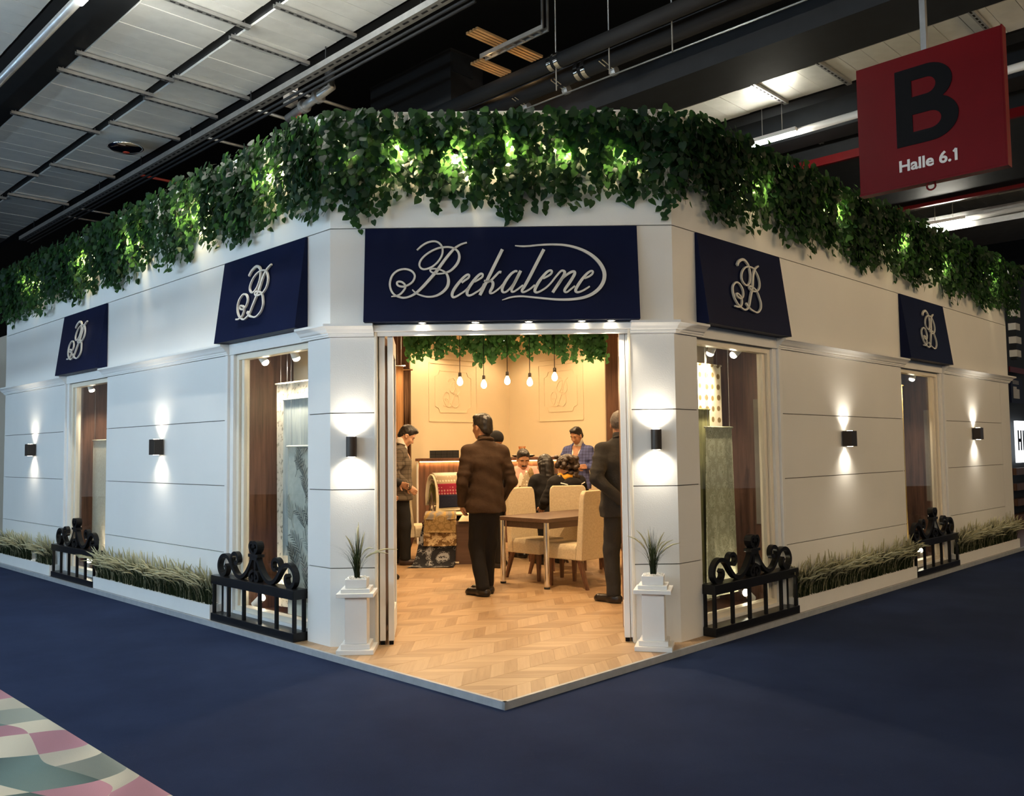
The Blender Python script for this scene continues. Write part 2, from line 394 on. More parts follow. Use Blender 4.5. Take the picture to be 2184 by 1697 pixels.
# metal edge strips of the platform
CORN = (0.0, -(A + PD/S2))
for i, sd in enumerate('LR'):
    b = MB()
    if sd == 'L': b.box(-8.6, PD*math.tan(math.radians(22.5))*0, -PD-.004, -PD+.020, ZC, .002)
    else: b.box(0, 8.6, -PD-.004, -PD+.020, ZC, .002)
    # run each strip right up to the corner of the platform
    ext = (Vector((CORN[0], CORN[1], 0)) - (FR[sd] @ Vector((0, -PD, 0)))).length + .004
    b = MB().box(-8.6 if sd == 'L' else -ext, ext if sd == 'L' else 8.6, -PD-.004, -PD+.018, ZC, .002)
    o = b.build('trim_%d' % (i+1), 'kerb'); o.matrix_world = FR[sd]
    tag(o, 'brushed metal edge strip of the platform on its %s side' % ('left' if sd == 'L' else 'right'), 'edge strip', kind='structure')

# patterned aisle carpet: printed cells of curved outline, flat on the navy carpet
def aisle_carpet():
    base = uv(-2.838, 2.0)   # edge runs along v
    cols = {'pink': ((.50, .25, .30), (.34, .17, .21)), 'cream': ((.62, .58, .46), (.42, .40, .33)),
            'teal': ((.13, .20, .19), (.035, .065, .060)), 'grey': ((.30, .33, .29), (.16, .19, .17))}
    seq = ['pink', 'teal', 'cream', 'teal', 'pink', 'cream', 'grey', 'teal', 'cream']
    V = []; Fc = []; C = []
    def warp(a, b):
        return (a*.20 + .075*math.sin(b*1.57+a*.9) + .035*math.sin(a*2.6+1.1*b), b*.27 + .075*math.sin(a*1.57+.7*b) + .035*math.sin(b*2.9+a))
    N = 6
    for i in range(0, 18):
        for j in range(-20, 18):
            nm = [['cream', 'pink', 'cream', 'grey'], ['teal', 'cream', 'pink', 'teal'], ['pink', 'cream', 'teal', 'cream'], ['cream', 'teal', 'grey', 'pink']][i % 4][(j + (i//4)) % 4]; c1, c0 = cols[nm]; o = len(V)
            g = random.random()*6.28
            for a in range(N+1):
                for b in range(N+1):
                    p, q = warp(i+a/N, j+b/N)
                    if i == 0: p = p*(a/N) if a < N else p
                    P = uv(-2.845 - max(p, 0), 1.0 + q)
                    V.append((P.x, P.y, ZC+.004)); t = .5+.5*math.sin(g + 2.6*a/N + 1.4*b/N)
                    C.append(tuple(x*t+y*(1-t) for x, y in zip(c1, c0)) + (1,))
            for a in range(N):
                for b in range(N): Fc.append((o+a*(N+1)+b, o+a*(N+1)+b+1, o+(a+1)*(N+1)+b+1, o+(a+1)*(N+1)+b))
    me = bpy.data.meshes.new('aisle_carpet'); me.from_pydata(V, [], Fc); me.update()
    ca = me.color_attributes.new('print', 'FLOAT_COLOR', 'POINT'); ca.data.foreach_set('color', [x for c in C for x in c])
    m, nt, b = new_mat('printed_carpet'); at_ = nd(nt, 'ShaderNodeAttribute', attribute_name='print')
    lk(nt, at_.outputs['Color'], b.inputs['Base Color']); b.inputs['Roughness'].default_value = .95; bump(nt, b, noise(nt, coords(nt), 300, 2), .4, .003)
    me.materials.append(m); o = bpy.data.objects.new('floor_aisle', me); COL.objects.link(o)
    tag(o, 'carpet printed with curved pink cream and teal shapes beside the navy carpet', 'carpet', kind='structure')
aisle_carpet()

# ================================================================ shop walls
ZG = [0, .562, 1.129, 1.690, 2.251]; Z_C0, Z_C1, Z_F, Z_TOP = 2.251, 2.345, 3.061, 3.93
GAP, SKIN = .0035, .016
def make_wall(name, label, side, bays, holes, x0, x1, skin):
    """substrate with openings; every skin panel is a child"""
    b = MB(); xs = sorted([x0, x1] + [h for hh in holes for h in hh[:2]])
    for a, c in zip(xs[:-1], xs[1:]):
        hole = [h for h in holes if abs(h[0]-a) < 1e-6]
        if hole: b.box(a, c, SKIN, .10, hole[0][2], Z_TOP)
        else: b.box(a, c, SKIN, .10, 0, Z_TOP)
    w = b.build(name, 'gap'); w.matrix_world = FR[side]; tag(w, label, 'wall', kind='structure')
    for a, c in bays:
        for z0, z1 in zip(ZG[:-1], ZG[1:]):
            MB().box(a, c, 0, SKIN, z0 + (GAP if z0 > 0 else 0), z1-GAP).build('panel', skin, w)
    return w
XL0 = -7.93
WIN = [(.3, 1.6), (4.29, 5.6)]
hl = [(-b_, -a_, 2.251) for a_, b_ in WIN]; hr = [(a_, b_, 2.251) for a_, b_ in WIN]
wl = make_wall('wall_left', 'white left shop front with horizontal joints and two display windows', 'L', [(-.3, 0), (-4.29, -1.6), (XL0, -5.6)], hl, XL0, 0, 'wall_plain')
wr = make_wall('wall_right', 'white right shop front with horizontal joints and two display windows', 'R', [(0, .3), (1.6, 4.29), (5.6, 7.74)], hr, 0, 8.12, 'wall_plain')
wf = make_wall('wall_front', 'white chamfered shop front around the open entrance', 'C', [(-A, -.945), (.945, A)], [(-.945, .945, 2.32)], -A, A, 'wall')
for w, a, c, mt_ in ((wl, XL0, 0, 'wall_plain'), (wr, 0, 8.12, 'wall_plain'), (wf, -A, A, 'wall')):
    MB().box(a, c, 0, SKIN, Z_C0+GAP, Z_F-GAP).build('fascia_panel', mt_, w)
    MB().box(a, c, 0, SKIN, Z_F+GAP, Z_TOP).build('parapet_panel', mt_, w)
    MB().box(a, c, -.004, .11, Z_TOP, Z_TOP+.012).build('coping', 'white', w)
MB().box(7.745, 8.12, 0, SKIN, 0, 2.25).build('end_pilaster', 'wall_plain', wr)
for w, x, dr in ((wl, XL0, -1), (wr, 8.12, 1)):              # short returns at the far ends
    MB().box(min(x, x+dr*.02), max(x, x+dr*.02), 0, 1.6, 0, Z_TOP).build('return_panel', 'wall_plain', w)
# moulded cornice under the fascia
CPROF = [(0, Z_C0), (.018, Z_C0), (.018, 2.262), (.026, 2.266), (.026, 2.278), (.040, 2.284), (.052, 2.302), (.074, 2.318), (.086, 2.322), (.086, 2.340), (0, 2.344)]
def cornice(side, xa, xb, ma, mb, n):
    """profile swept from xa to xb; ma/mb shift the ends outwards in proportion to the projection (mitres)"""
    k = len(CPROF); vs = [(xa + ma*o, -o, z) for o, z in CPROF] + [(xb + mb*o, -o, z) for o, z in CPROF]
    fs = [tuple(range(k)), tuple(range(2*k-1, k-1, -1))] + [(i, i+k, (i+1) % k + k, (i+1) % k) for i in range(k)]
    o = MB().add(vs, fs).build('trim_%d' % n, 'white'); o.matrix_world = FR[side]; return o
MI = math.tan(math.radians(22.5)); tn = 3
for sd, segs in (('L', [(-.36, 0, 0, MI), (-4.35, -1.545, 0, 0), (XL0-.01, -5.545, -1, 0)]), ('R', [(0, .36, -MI, 0), (1.545, 4.35, 0, 0), (5.545, 8.13, 0, 1)]),
                 ('C', [(-A, -.945, -MI, 0), (.945, A, 0, MI)])):
    for i, (a, c, ma, mb) in enumerate(segs):
        o = cornice(sd, a, c, ma, mb, tn); tn += 1
        where = {'L': ['beside the entrance on the left front', 'between the two left windows', 'at the far end of the left front'],
                 'R': ['beside the entrance on the right front', 'between the two right windows', 'at the far end of the right front'],
                 'C': ['on the pier left of the entrance', 'on the pier right of the entrance']}[sd][i]
        tag(o, 'white moulded cornice ' + where, 'cornice', kind='structure')

# ================================================================ display windows
def window(n, side, a, c, label):
    """opening between a and c (local x); far = the side away from the entrance"""
    far = a if side == 'L' else c; sg = -1 if side == 'L' else 1      # sg: local direction away from the entrance
    w = MB(); w.box(a, c, .02, .10, 0, .085); w = w.build('window_%d' % n, 'white'); w.matrix_world = FR[side]
    tag(w, label, 'window', kind='structure')
    def rng(p, q): return (min(p, q), max(p, q))
    nr = a if edge_is(c, far) else c
    x0, x1 = rng(far, far - sg*.045); MB().box(x0, x1, -.012, .10, 0, 2.251).build('architrave', 'white', w, bevel=.004)
    x0, x1 = rng(far - sg*.045, far - sg*.105); MB().box(x0, x1, .012, .10, 0, 2.251).build('jamb', 'white', w, bevel=.003)
    x0, x1 = rng(far - sg*.105, far - sg*.150); MB().box(x0, x1, .040, .115, .085, 2.251).build('frame_stile', 'cream', w)
    x0, x1 = rng(far - sg*.155, far - sg*.200); MB().box(x0, x1, .062, .115, .085, 2.251).build('frame_stile', 'cream', w, bevel=.003)
    x0, x1 = rng(nr, nr + sg*.03); MB().box(x0, x1, .02, .10, 0, 2.251).build('jamb', 'white', w)
    x0, x1 = rng(nr + sg*.03, nr + sg*.085); MB().box(x0, x1, .075, .115, .085, 2.251).build('frame_stile', 'cream', w)
    xa, xb = rng(far - sg*.15, nr + sg*.03); xc, xd = rng(far - sg*.18, nr + sg*.06)
    MB().box(a, c, -.002, .02, 2.251, 2.345).build('header', 'white', w)
    MB().box(xa, xb, .04, .115, 2.205, 2.251).build('frame_rail', 'cream', w)
    MB().box(xa, xb, .04, .115, .085, .125).build('frame_rail', 'cream', w)
    MB().box(xc, xd, .084, .092, .11, 2.22).build('pane', 'glass', w)
    # the box behind the glass: walnut cheek on the far side, plaster back, dark wood floor and ceiling
    x0, x1 = rng(far - sg*.10, far - sg*.085); MB().box(x0, x1, .115, .60, .06, 2.33).build('side_lining', 'walnut', w)
    x0, x1 = rng(nr + sg*.05, nr + sg*.065); MB().box(x0, x1, .115, .60, .06, 2.33).build('side_lining', 'plaster', w)
    MB().box(a+.05, c-.05, .60, .62, .06, 2.33).build('back_lining', 'plaster' if n in (1, 3) else 'walnut', w)
    MB().box(a+.05, c-.05, .115, .60, .045, .06).build('display_floor', 'darkwood', w)
    MB().box(a+.05, c-.05, .115, .60, 2.31, 2.33).build('display_ceiling', 'darkwood', w)
    return w
def edge_is(x, y): return abs(x-y) < 1e-6
W1 = window(1, 'L', -1.6, -.3, 'tall display window of the left front nearest the entrance')
W2 = window(2, 'L', -5.6, -4.29, 'narrow looking display window at the far end of the left front')
W3 = window(3, 'R', .3, 1.6, 'tall display window of the right front nearest the entrance')
W4 = window(4, 'R', 4.29, 5.6, 'narrow looking display window at the far end of the right front')

# ================================================================ entrance: casing and folding doors
d0 = MB().box(-.99, .99, -.030, .10, 2.285, 2.335).build('trim_%d' % tn, 'white', bevel=.006); tn += 1
tag(d0, 'white lintel moulding over the open entrance', 'lintel', kind='structure')
for sx in (-1, 1):
    b = MB(); b.box(min(sx*.945, sx*.925), max(sx*.945, sx*.925), -.008, .11, 0, 2.285)
    o = b.build('trim_%d' % tn, 'cream', bevel=.004); tn += 1
    tag(o, 'cream door jamb %s of the entrance' % ('left' if sx < 0 else 'right'), 'door jamb', kind='structure')
    # dark walnut reveal behind the jamb
    o = MB().box(min(sx*.925, sx*.945), max(sx*.925, sx*.945), .112, .60, 0, 2.30).build('trim_%d' % tn, 'walnut'); tn += 1
    tag(o, 'walnut lined reveal %s of the entrance' % ('left' if sx < 0 else 'right'), 'door reveal', kind='structure')
def door_leaf(n, x, ang, w, label):
    t = thing('door_%d' % n, label, 'door', Matrix.Translation((x, .04, 0)) @ Matrix.Rotation(math.radians(ang), 4, 'Z')); t['kind'] = 'structure'
    th = .042
    MB().box(0, .085, 0, th, .03, 2.27).build('stile', 'white', t, bevel=.003); MB().box(w-.085, w, 0, th, .03, 2.27).build('stile', 'white', t, bevel=.003)
    MB().box(.085, w-.085, .002, th-.002, 2.14, 2.27).build('rail', 'white', t); MB().box(.085, w-.085, .002, th-.002, .03, .22).build('rail', 'white', t)
    MB().box(.085, w-.085, .017, .025, .22, 2.14).build('pane', 'glass', t)
    MB().box(.012, .05, .006, .036, .0, .03).build('floor_guide', 'black', t)
    return t
door_leaf(1, -.874, 97.5, .62, 'outer white folded door leaf left of the entrance')
door_leaf(2, -.812, 95.5, .62, 'inner white folded door leaf left of the entrance')
door_leaf(3, .908, 83.6, .62, 'inner white folded door leaf right of the entrance')
door_leaf(4, .953, 82.5, .62, 'outer white folded door leaf right of the entrance')

# ================================================================ room inside
BC = Vector((.05, 9.2, 0)); HR = 3.27
def slab(name, p, q, th, z0, z1, mat_, label):
    d = (Vector(q)-Vector(p)); l = d.length; a = math.atan2(d.y, d.x)
    o = MB().box(0, l, 0, th, z0, z1).build(name, mat_); o.matrix_world = Matrix.Translation((p[0], p[1], 0)) @ Matrix.Rotation(a, 4, 'Z')
    return tag(o, label, 'wall', kind='structure')
wbl = slab('wall_back_left', BC - Vector((S2, S2, 0))*4.4, BC, .06, 0, HR, 'plaster', 'warm cream back wall left of the inner corner')
wbr = slab('wall_back_right', BC, BC + Vector((S2, -S2, 0))*4.4, .06, 0, HR, 'plaster', 'warm cream back wall right of the inner corner')
slab('wall_wood_left', (-2.9, 7.35, 0), (-1.525, 7.35, 0), .12, 0, HR, 'walnut', 'dark walnut wall panel at the left end of the back wall')
slab('wall_wood_right', (1.565, 7.25, 0), (3.0, 7.25, 0), .12, 0, HR, 'walnut', 'dark walnut wall panel at the right end of the back wall')
slab('wall_side_left', (-5.6, 5.42, 0), (-1.0, .82, 0), .05, 0, HR, 'plaster', 'inner wall behind the left display windows')
slab('wall_side_right', (1.0, .82, 0), (5.6, 5.42, 0), .05, 0, HR, 'plaster', 'inner wall behind the right display windows')
cl_poly = [(-1.2, .12), (1.2, .12), (6.5, 5.4), (3.4, 9.3), (0, 9.4), (-3.4, 9.3), (-6.5, 5.4)]
tag(MB().prism(cl_poly, HR, HR+.05, 'z').build('ceiling_room', 'plaster'), 'cream ceiling of the shop room above the ivy', 'ceiling', kind='structure')
# relief frames with monogram on the two back walls are added with the lettering
# centre lines and widths of the script lettering (metres on the board)
SCRIPT = [([(-0.2515, 2.9323), (-0.2943, 2.9189), (-0.3342, 2.8946), (-0.3588, 2.8702), (-0.3896, 2.8336), (-0.4327, 2.7755), (-0.4635, 2.7297), (-0.4942, 2.6916), (-0.5311, 2.6475), (-0.574, 2.5988), (-0.6199, 2.5549), (-0.6656, 2.5278), (-0.7082, 2.5176), (-0.7446, 2.5242), (-0.778, 2.5399), (-0.8021, 2.5709), (-0.8141, 2.614), (-0.8094, 2.657), (-0.7925, 2.6937), (-0.7619, 2.721), (-0.7253, 2.7329), (-0.6888, 2.7324), (-0.6554, 2.7182), (-0.6358, 2.6933), (-0.6344, 2.6672), (-0.6498, 2.6366), (-0.6773, 2.6154), (-0.7078, 2.6035), (-0.7382, 2.6039), (-0.7594, 2.6164), (-0.7608, 2.6349), (-0.7441, 2.6408), (-0.7228, 2.6344), (-0.7046, 2.6158), (-0.7017, 2.5942), (-0.7171, 2.5668), (-0.7415, 2.5426), (-0.7689, 2.5322), (-0.8023, 2.528), (-0.8327, 2.5329)], [0.0133, 0.0151, 0.0181, 0.0211, 0.0226, 0.0241, 0.0253, 0.0253, 0.0241, 0.0229, 0.0199, 0.0163, 0.0157, 0.0157, 0.0157, 0.0157, 0.0157, 0.0157, 0.0157, 0.0157, 0.0157, 0.0157, 0.0157, 0.0157, 0.0157, 0.0157, 0.0157, 0.0157, 0.0157, 0.0157, 0.0157, 0.0157, 0.0157, 0.0157, 0.0157, 0.0157, 0.0145, 0.0133, 0.009]), ([(-0.6179, 2.878), (-0.5842, 2.91), (-0.5413, 2.9357), (-0.4955, 2.9445), (-0.462, 2.9348), (-0.4378, 2.9082), (-0.4304, 2.8742), (-0.4353, 2.8372), (-0.4569, 2.7974), (-0.4907, 2.7608), (-0.5274, 2.7397), (-0.564, 2.7309), (-0.5883, 2.7404), (-0.6003, 2.7652), (-0.591, 2.799), (-0.5633, 2.8326), (-0.5235, 2.863), (-0.4745, 2.8871), (-0.4318, 2.8974), (-0.383, 2.8983), (-0.3434, 2.887), (-0.3162, 2.8605), (-0.3074, 2.8233), (-0.3169, 2.7834), (-0.3416, 2.7467), (-0.3753, 2.7163), (-0.4089, 2.7029), (-0.4394, 2.6971), (-0.4729, 2.696), (-0.5093, 2.7087), (-0.5214, 2.7227), (-0.5092, 2.7333), (-0.4757, 2.7329), (-0.4392, 2.7233), (-0.4089, 2.7044), (-0.3939, 2.6796), (-0.3866, 2.6396), (-0.3945, 2.5997), (-0.4222, 2.5632), (-0.4619, 2.5361), (-0.5015, 2.5243), (-0.541, 2.5233), (-0.5775, 2.5314), (-0.6169, 2.5472), (-0.635, 2.5627), (-0.6501, 2.5783)], [0.0133, 0.0151, 0.0151, 0.0151, 0.0151, 0.0151, 0.0151, 0.0151, 0.0151, 0.0151, 0.0151, 0.0151, 0.0151, 0.0151, 0.0151, 0.0151, 0.0151, 0.0151, 0.0151, 0.0151, 0.0157, 0.0181, 0.0199, 0.0211, 0.0199, 0.0175, 0.0151, 0.0133, 0.0133, 0.0133, 0.0133, 0.0133, 0.0133, 0.0133, 0.0157, 0.0199, 0.0235, 0.0241, 0.0223, 0.0187, 0.0157, 0.0139, 0.0133, 0.0127, 0.0114, 0.009]), ([(-0.2906, 2.6261), (-0.266, 2.6443), (-0.2415, 2.6624), (-0.2353, 2.6808), (-0.2459, 2.6871), (-0.2658, 2.675), (-0.2934, 2.6477), (-0.3273, 2.6051), (-0.3519, 2.5655), (-0.3607, 2.5349), (-0.3508, 2.5179), (-0.328, 2.5237), (-0.3005, 2.5403), (-0.2699, 2.5614), (-0.2422, 2.5887)], [0.0151, 0.0157, 0.0163, 0.0169, 0.0175, 0.0199, 0.0223, 0.0241, 0.0241, 0.0223, 0.0187, 0.0157, 0.0145, 0.0139, 0.0133]), ([(-0.1992, 2.6312), (-0.1686, 2.6477), (-0.141, 2.6674), (-0.1363, 2.6858), (-0.1484, 2.6927), (-0.1683, 2.68), (-0.196, 2.6496), (-0.2222, 2.613), (-0.2454, 2.5734), (-0.2518, 2.5443), (-0.2398, 2.5288), (-0.2154, 2.5346), (-0.1879, 2.5512), (-0.1603, 2.5693), (-0.1388, 2.5936), (-0.1279, 2.618)], [0.0151, 0.0157, 0.0163, 0.0169, 0.0175, 0.0199, 0.0223, 0.0241, 0.0241, 0.0223, 0.0187, 0.0157, 0.0145, 0.0139, 0.0139, 0.0139]), ([(0.0091, 2.8766), (-0.0752, 2.7035), (-0.1577, 2.5309)], [0.0253, 0.0253, 0.0253]), ([(-0.0006, 2.701), (-0.0158, 2.7028), (-0.0466, 2.6724), (-0.0743, 2.6435), (-0.0988, 2.6315), (-0.1276, 2.6395)], [0.0223, 0.0181, 0.0169, 0.0169, 0.0181, 0.0151]), ([(-0.1049, 2.627), (-0.0774, 2.6374), (-0.0624, 2.6203), (-0.0673, 2.5896), (-0.0829, 2.5591), (-0.0815, 2.5453), (-0.0663, 2.5451), (-0.0418, 2.5602), (-0.0111, 2.5859), (0.0105, 2.6102)], [0.0181, 0.0199, 0.0229, 0.0235, 0.0211, 0.0175, 0.0145, 0.0139, 0.0139, 0.0133]), ([(0.1167, 2.7058), (0.1031, 2.709), (0.0755, 2.6924), (0.0445, 2.6559), (0.0182, 2.6132), (0.004, 2.5765), (0.0083, 2.5534), (0.025, 2.5501), (0.0465, 2.5637), (0.0742, 2.5941), (0.1021, 2.6367), (0.124, 2.6795)], [0.0151, 0.0169, 0.0199, 0.0223, 0.0235, 0.0223, 0.0181, 0.0151, 0.0151, 0.0157, 0.0169, 0.0169]), ([(0.1412, 2.7116), (0.1177, 2.6642), (0.0927, 2.6153), (0.074, 2.5756), (0.0752, 2.5541), (0.092, 2.5555), (0.1196, 2.5736), (0.1565, 2.6023)], [0.0241, 0.0241, 0.0235, 0.0217, 0.0175, 0.0145, 0.0139, 0.0139]), ([(0.3138, 2.873), (0.251, 2.7519), (0.2041, 2.6601), (0.1666, 2.5929), (0.148, 2.5625), (0.1554, 2.5495), (0.1814, 2.5575), (0.209, 2.574), (0.2428, 2.6028)], [0.0253, 0.0253, 0.0253, 0.0235, 0.0193, 0.0157, 0.0145, 0.0139, 0.0139]), ([(0.3044, 2.6512), (0.3351, 2.6662), (0.3628, 2.6859), (0.3692, 2.7043), (0.3571, 2.7112), (0.3325, 2.6986), (0.3016, 2.6651), (0.2705, 2.6224), (0.2486, 2.5827), (0.2416, 2.5567), (0.2557, 2.5458), (0.2817, 2.5547), (0.3247, 2.5818), (0.3618, 2.6182), (0.3928, 2.6578), (0.427, 2.6974), (0.4454, 2.708), (0.462, 2.6985), (0.4555, 2.6725), (0.4289, 2.6297), (0.3978, 2.584), (0.3713, 2.5444)], [0.0151, 0.0157, 0.0163, 0.0169, 0.0175, 0.0199, 0.0223, 0.0241, 0.0241, 0.0217, 0.0175, 0.0151, 0.0145, 0.0145, 0.0151, 0.0163, 0.0181, 0.0223, 0.0241, 0.0241, 0.0235, 0.0229]), ([(0.4133, 2.6053), (0.4476, 2.651), (0.4815, 2.6798), (0.5123, 2.6979), (0.5321, 2.6992), (0.5349, 2.6823), (0.5145, 2.6456), (0.4895, 2.6075), (0.4614, 2.5679), (0.4596, 2.5495), (0.4763, 2.5462), (0.504, 2.5674), (0.5349, 2.5916)], [0.0151, 0.0169, 0.0181, 0.0199, 0.0223, 0.0241, 0.0241, 0.0241, 0.0217, 0.0175, 0.0145, 0.0139, 0.0139]), ([(0.6059, 2.6476), (0.6397, 2.6625), (0.6644, 2.6823), (0.6683, 2.6991), (0.6541, 2.7024), (0.6279, 2.6858), (0.5968, 2.6523), (0.5656, 2.6096), (0.5437, 2.573), (0.5397, 2.5531), (0.5554, 2.5437), (0.589, 2.5541), (0.6198, 2.5721), (0.6429, 2.5872)], [0.0151, 0.0157, 0.0163, 0.0169, 0.0175, 0.0199, 0.0223, 0.0241, 0.0241, 0.0217, 0.0175, 0.0151, 0.0139, 0.0121]), ([(0.1024, 2.9033), (0.1481, 2.8988), (0.2, 2.8991), (0.2685, 2.9053), (0.3601, 2.9095), (0.4516, 2.9053), (0.5277, 2.8905), (0.6035, 2.8618), (0.6639, 2.824), (0.7089, 2.7803), (0.7385, 2.7337), (0.7528, 2.6873), (0.7489, 2.6382), (0.7298, 2.5954), (0.6956, 2.5558), (0.6463, 2.5227), (0.5881, 2.5019), (0.521, 2.492), (0.445, 2.4898), (0.369, 2.4938), (0.2628, 2.5058), (0.1717, 2.5161), (0.1492, 2.518), (0.1036, 2.517), (0.0579, 2.5099), (0.0273, 2.4995), (0.0029, 2.4921)], [0.0078, 0.0127, 0.0139, 0.0151, 0.0163, 0.0175, 0.0193, 0.0223, 0.0253, 0.0277, 0.0289, 0.0295, 0.0295, 0.0289, 0.0277, 0.0253, 0.0229, 0.0205, 0.0187, 0.0169, 0.0151, 0.0145, 0.0145, 0.0139, 0.0127, 0.0102, 0.0054])]
MONO = [[(0.209, 0.2012), (0.1672, 0.1832), (0.132, 0.1575), (0.103, 0.1189), (0.0801, 0.0677), (0.0568, 0.0064), (0.0277, -0.0417), (-0.0084, -0.1004), (-0.0443, -0.1621), (-0.0716, -0.1887), (-0.1176, -0.2069), (-0.1555, -0.2026), (-0.1925, -0.1865), (-0.2259, -0.1651), (-0.2552, -0.1286), (-0.2683, -0.0837), (-0.2597, -0.0362), (-0.2268, -0.0039), (-0.1884, 0.0111), (-0.1446, 0.0015), (-0.1143, -0.0284), (-0.1067, -0.0645), (-0.1246, -0.1002), (-0.1573, -0.1174), (-0.1889, -0.1177), (-0.2165, -0.1042), (-0.2199, -0.0863), (-0.1965, -0.0835), (-0.1688, -0.0953), (-0.1479, -0.1197), (-0.1529, -0.1538), (-0.1798, -0.1834), (-0.2243, -0.1949), (-0.2677, -0.1912)], [(-0.1394, 0.1587), (-0.1022, 0.1962), (-0.0428, 0.2201), (0.0025, 0.2148), (0.0404, 0.186), (0.0525, 0.143), (0.0483, 0.091), (0.0188, 0.0358), (-0.0286, 0.006), (-0.0672, 0.0113), (-0.0947, 0.0382), (-0.0959, 0.0752), (-0.0677, 0.1197), (-0.0137, 0.1578), (0.0528, 0.1723), (0.1191, 0.166), (0.1578, 0.1367), (0.1824, 0.0949), (0.1868, 0.0538), (0.171, 0.0136), (0.1286, -0.0192), (0.0745, -0.0326), (0.0284, -0.0279), (0.003, -0.014), (0.0118, 0.0042), (0.0499, 0.0021), (0.0955, -0.0129), (0.1274, -0.0401), (0.1453, -0.0794), (0.1565, -0.1196), (0.1403, -0.1662), (0.0983, -0.1981), (0.0579, -0.2091), (0.0121, -0.2036), (-0.0329, -0.1913), (-0.0642, -0.171), (-0.0888, -0.1501)]]
# ================================================================ navy sign boards (wedges leaning out at the foot)
Z_S0, Z_S1, PRO = 2.345, 3.055, .105
def strokes(parent, lines, name, off, th, tilt, z_top, y_top, split=False):
    """script strokes laid on the leaning board; one child per stroke"""
    for pts, ws in lines:
        c = catmull([(p[0], p[1], w*.9) for p, w in zip(pts, ws)], 5)
        b = MB().ribbon([(p[0], p[1]) for p in c], [p[2] for p in c], -off-th, -off)
        b.v = [(x, y + y_top - tilt*(z_top-z), z) for x, y, z in b.v]
        b.build(name, 'letter', parent)
def board(side, x0, x1, label, cat='sign'):
    t = thing('sign_board', label, cat, at(side, (x0+x1)/2, 0, Z_S0))
    w = (x1-x0)/2; h = Z_S1-Z_S0
    MB().prism([(-.004, h), (-.022, h), (-PRO-.012, 0), (-.004, 0)], -w, w, 'x').build('board', 'navy', t, bevel=.002)
    return t, w, h
t, w, h = board('C', -1.007, 1.007, 'long navy sign lettered Beekalene above the entrance')
tl_ = (PRO-.01)/h
strokes(t, [([(p[0], p[1]-Z_S0) for p in pts], ws) for pts, ws in SCRIPT], 'letter_stroke', .012, .016, tl_, h, -.022)
for x in (-.585, -.195, .195, .585, .80):
    f = MB().lathe([(.030, 0), (.034, -.004), (.026, -.006), (.024, -.002)], (x, -.062, -.001)).build('downlight', 'chrome', t, True)
    MB().lathe([(.0225, -.001), (.022, -.005)], (x, -.062, -.001)).build('lamp_face', 'lamp_face', f)
    spot(t, (x, -.062, -.012), (0, .12, -1), W_AWNING, WARMW, 110, .8, .02)
for sd, x0, x1, lab in (('L', -1.6, -.3, 'navy awning board with silver monogram over the left window nearest the entrance'),
                        ('L', -5.6, -4.29, 'navy awning board with silver monogram over the far left window'),
                        ('R', .3, 1.6, 'navy awning board with silver monogram over the right window nearest the entrance'),
                        ('R', 4.29, 5.6, 'navy awning board with silver monogram over the far right window')):
    t, w, h = board(sd, x0, x1, lab)
    mono = [([(x*1.0, z + .36) for x, z in m], [.015 + .010*max(0, math.sin(i*.35+k))*(i < 10 or i > 26) for i in range(len(m))]) for k, m in enumerate(MONO)]
    strokes(t, mono, 'monogram_stroke', .010, .015, tl_, h, -.022)

# relief panels on the cream back walls
def relief(wall, x0, x1, z0, z1, label):
    t = bpy.data.objects.new('relief_panel', None); COL.objects.link(t); t.parent = wall
    def frame_(a, c, z0, z1, wd, th, notch=0):
        pts = [(a, z0), (c, z0), (c, z1), (a, z1)]
        if notch:
            pts = []
            for (x, z, dx, dz) in ((a, z0, 1, 1), (c, z0, -1, 1), (c, z1, -1, -1), (a, z1, 1, -1)):
                q = [(x, z+dz*notch), (x+dx*notch*.7, z+dz*notch*.7), (x+dx*notch, z)]
                pts += q if (dx > 0) == (dz > 0) else q[::-1]
        n = len(pts); b = MB()
        for i in range(n):
            p, q = pts[i], pts[(i+1) % n]; b.ribbon([p, q], wd, -th, 0)
        b.build('moulding', 'plaster', t)
    frame_(x0, x1, z0, z1, .020, .009); frame_(x0+.13, x1-.13, z0+.15, z1-.12, .012, .007, .10)
    MB().box(x0+.03, x1-.03, -.02, 0, z1+.075, z1+.088).build('moulding', 'plaster', t)
    for m in MONO:
        c = catmull(m, 5); MB().ribbon([(p[0]*.82+(x0+x1)/2, p[1]*1.15+(z0+z1)/2) for p in c], .014, -.008, 0).build('monogram_stroke', 'plaster', t)
L44 = 4.4
relief(wbl, L44-1.86, L44-.80, 1.90, 2.86, '')
relief(wbr, .72, 1.72, 1.90, 2.86, '')

# ================================================================ wall lamps shining up and down
def sconce(side, x, z, label, rnd):
    t = thing('wall_lamp', label, 'wall lamp', at(side, x, 0, z))
    MB().box(-.030, .030, -.012, 0, -.055, .055).build('back_plate', 'bronze', t)
    b = MB()
    if rnd: b.lathe([(.036, -.074), (.039, -.072), (.039, .072), (.036, .074)], (0, -.055, 0), 20)
    else: b.box(-.062, .062, -.10, -.012, -.074, .074)
    b.build('housing', 'bronze', t, 'auto' if rnd else False, bevel=0 if rnd else .003)
    for s in (1, -1):
        MB().lathe([(.026, s*.0742), (.026, s*.0760)], (0, -.056, 0), 14).build('lamp_face', 'lamp_face_soft', t)
        spot(t, (0, -.056, s*.080), (0, .22 if rnd else .10, s), W_SCONCE*(.85 if rnd else 1), LAMPW, 145 if rnd else 124, 1.0, .015)
    return t
sconce('C', -1.105, 1.443, 'round dark wall lamp on the pier left of the entrance', True)
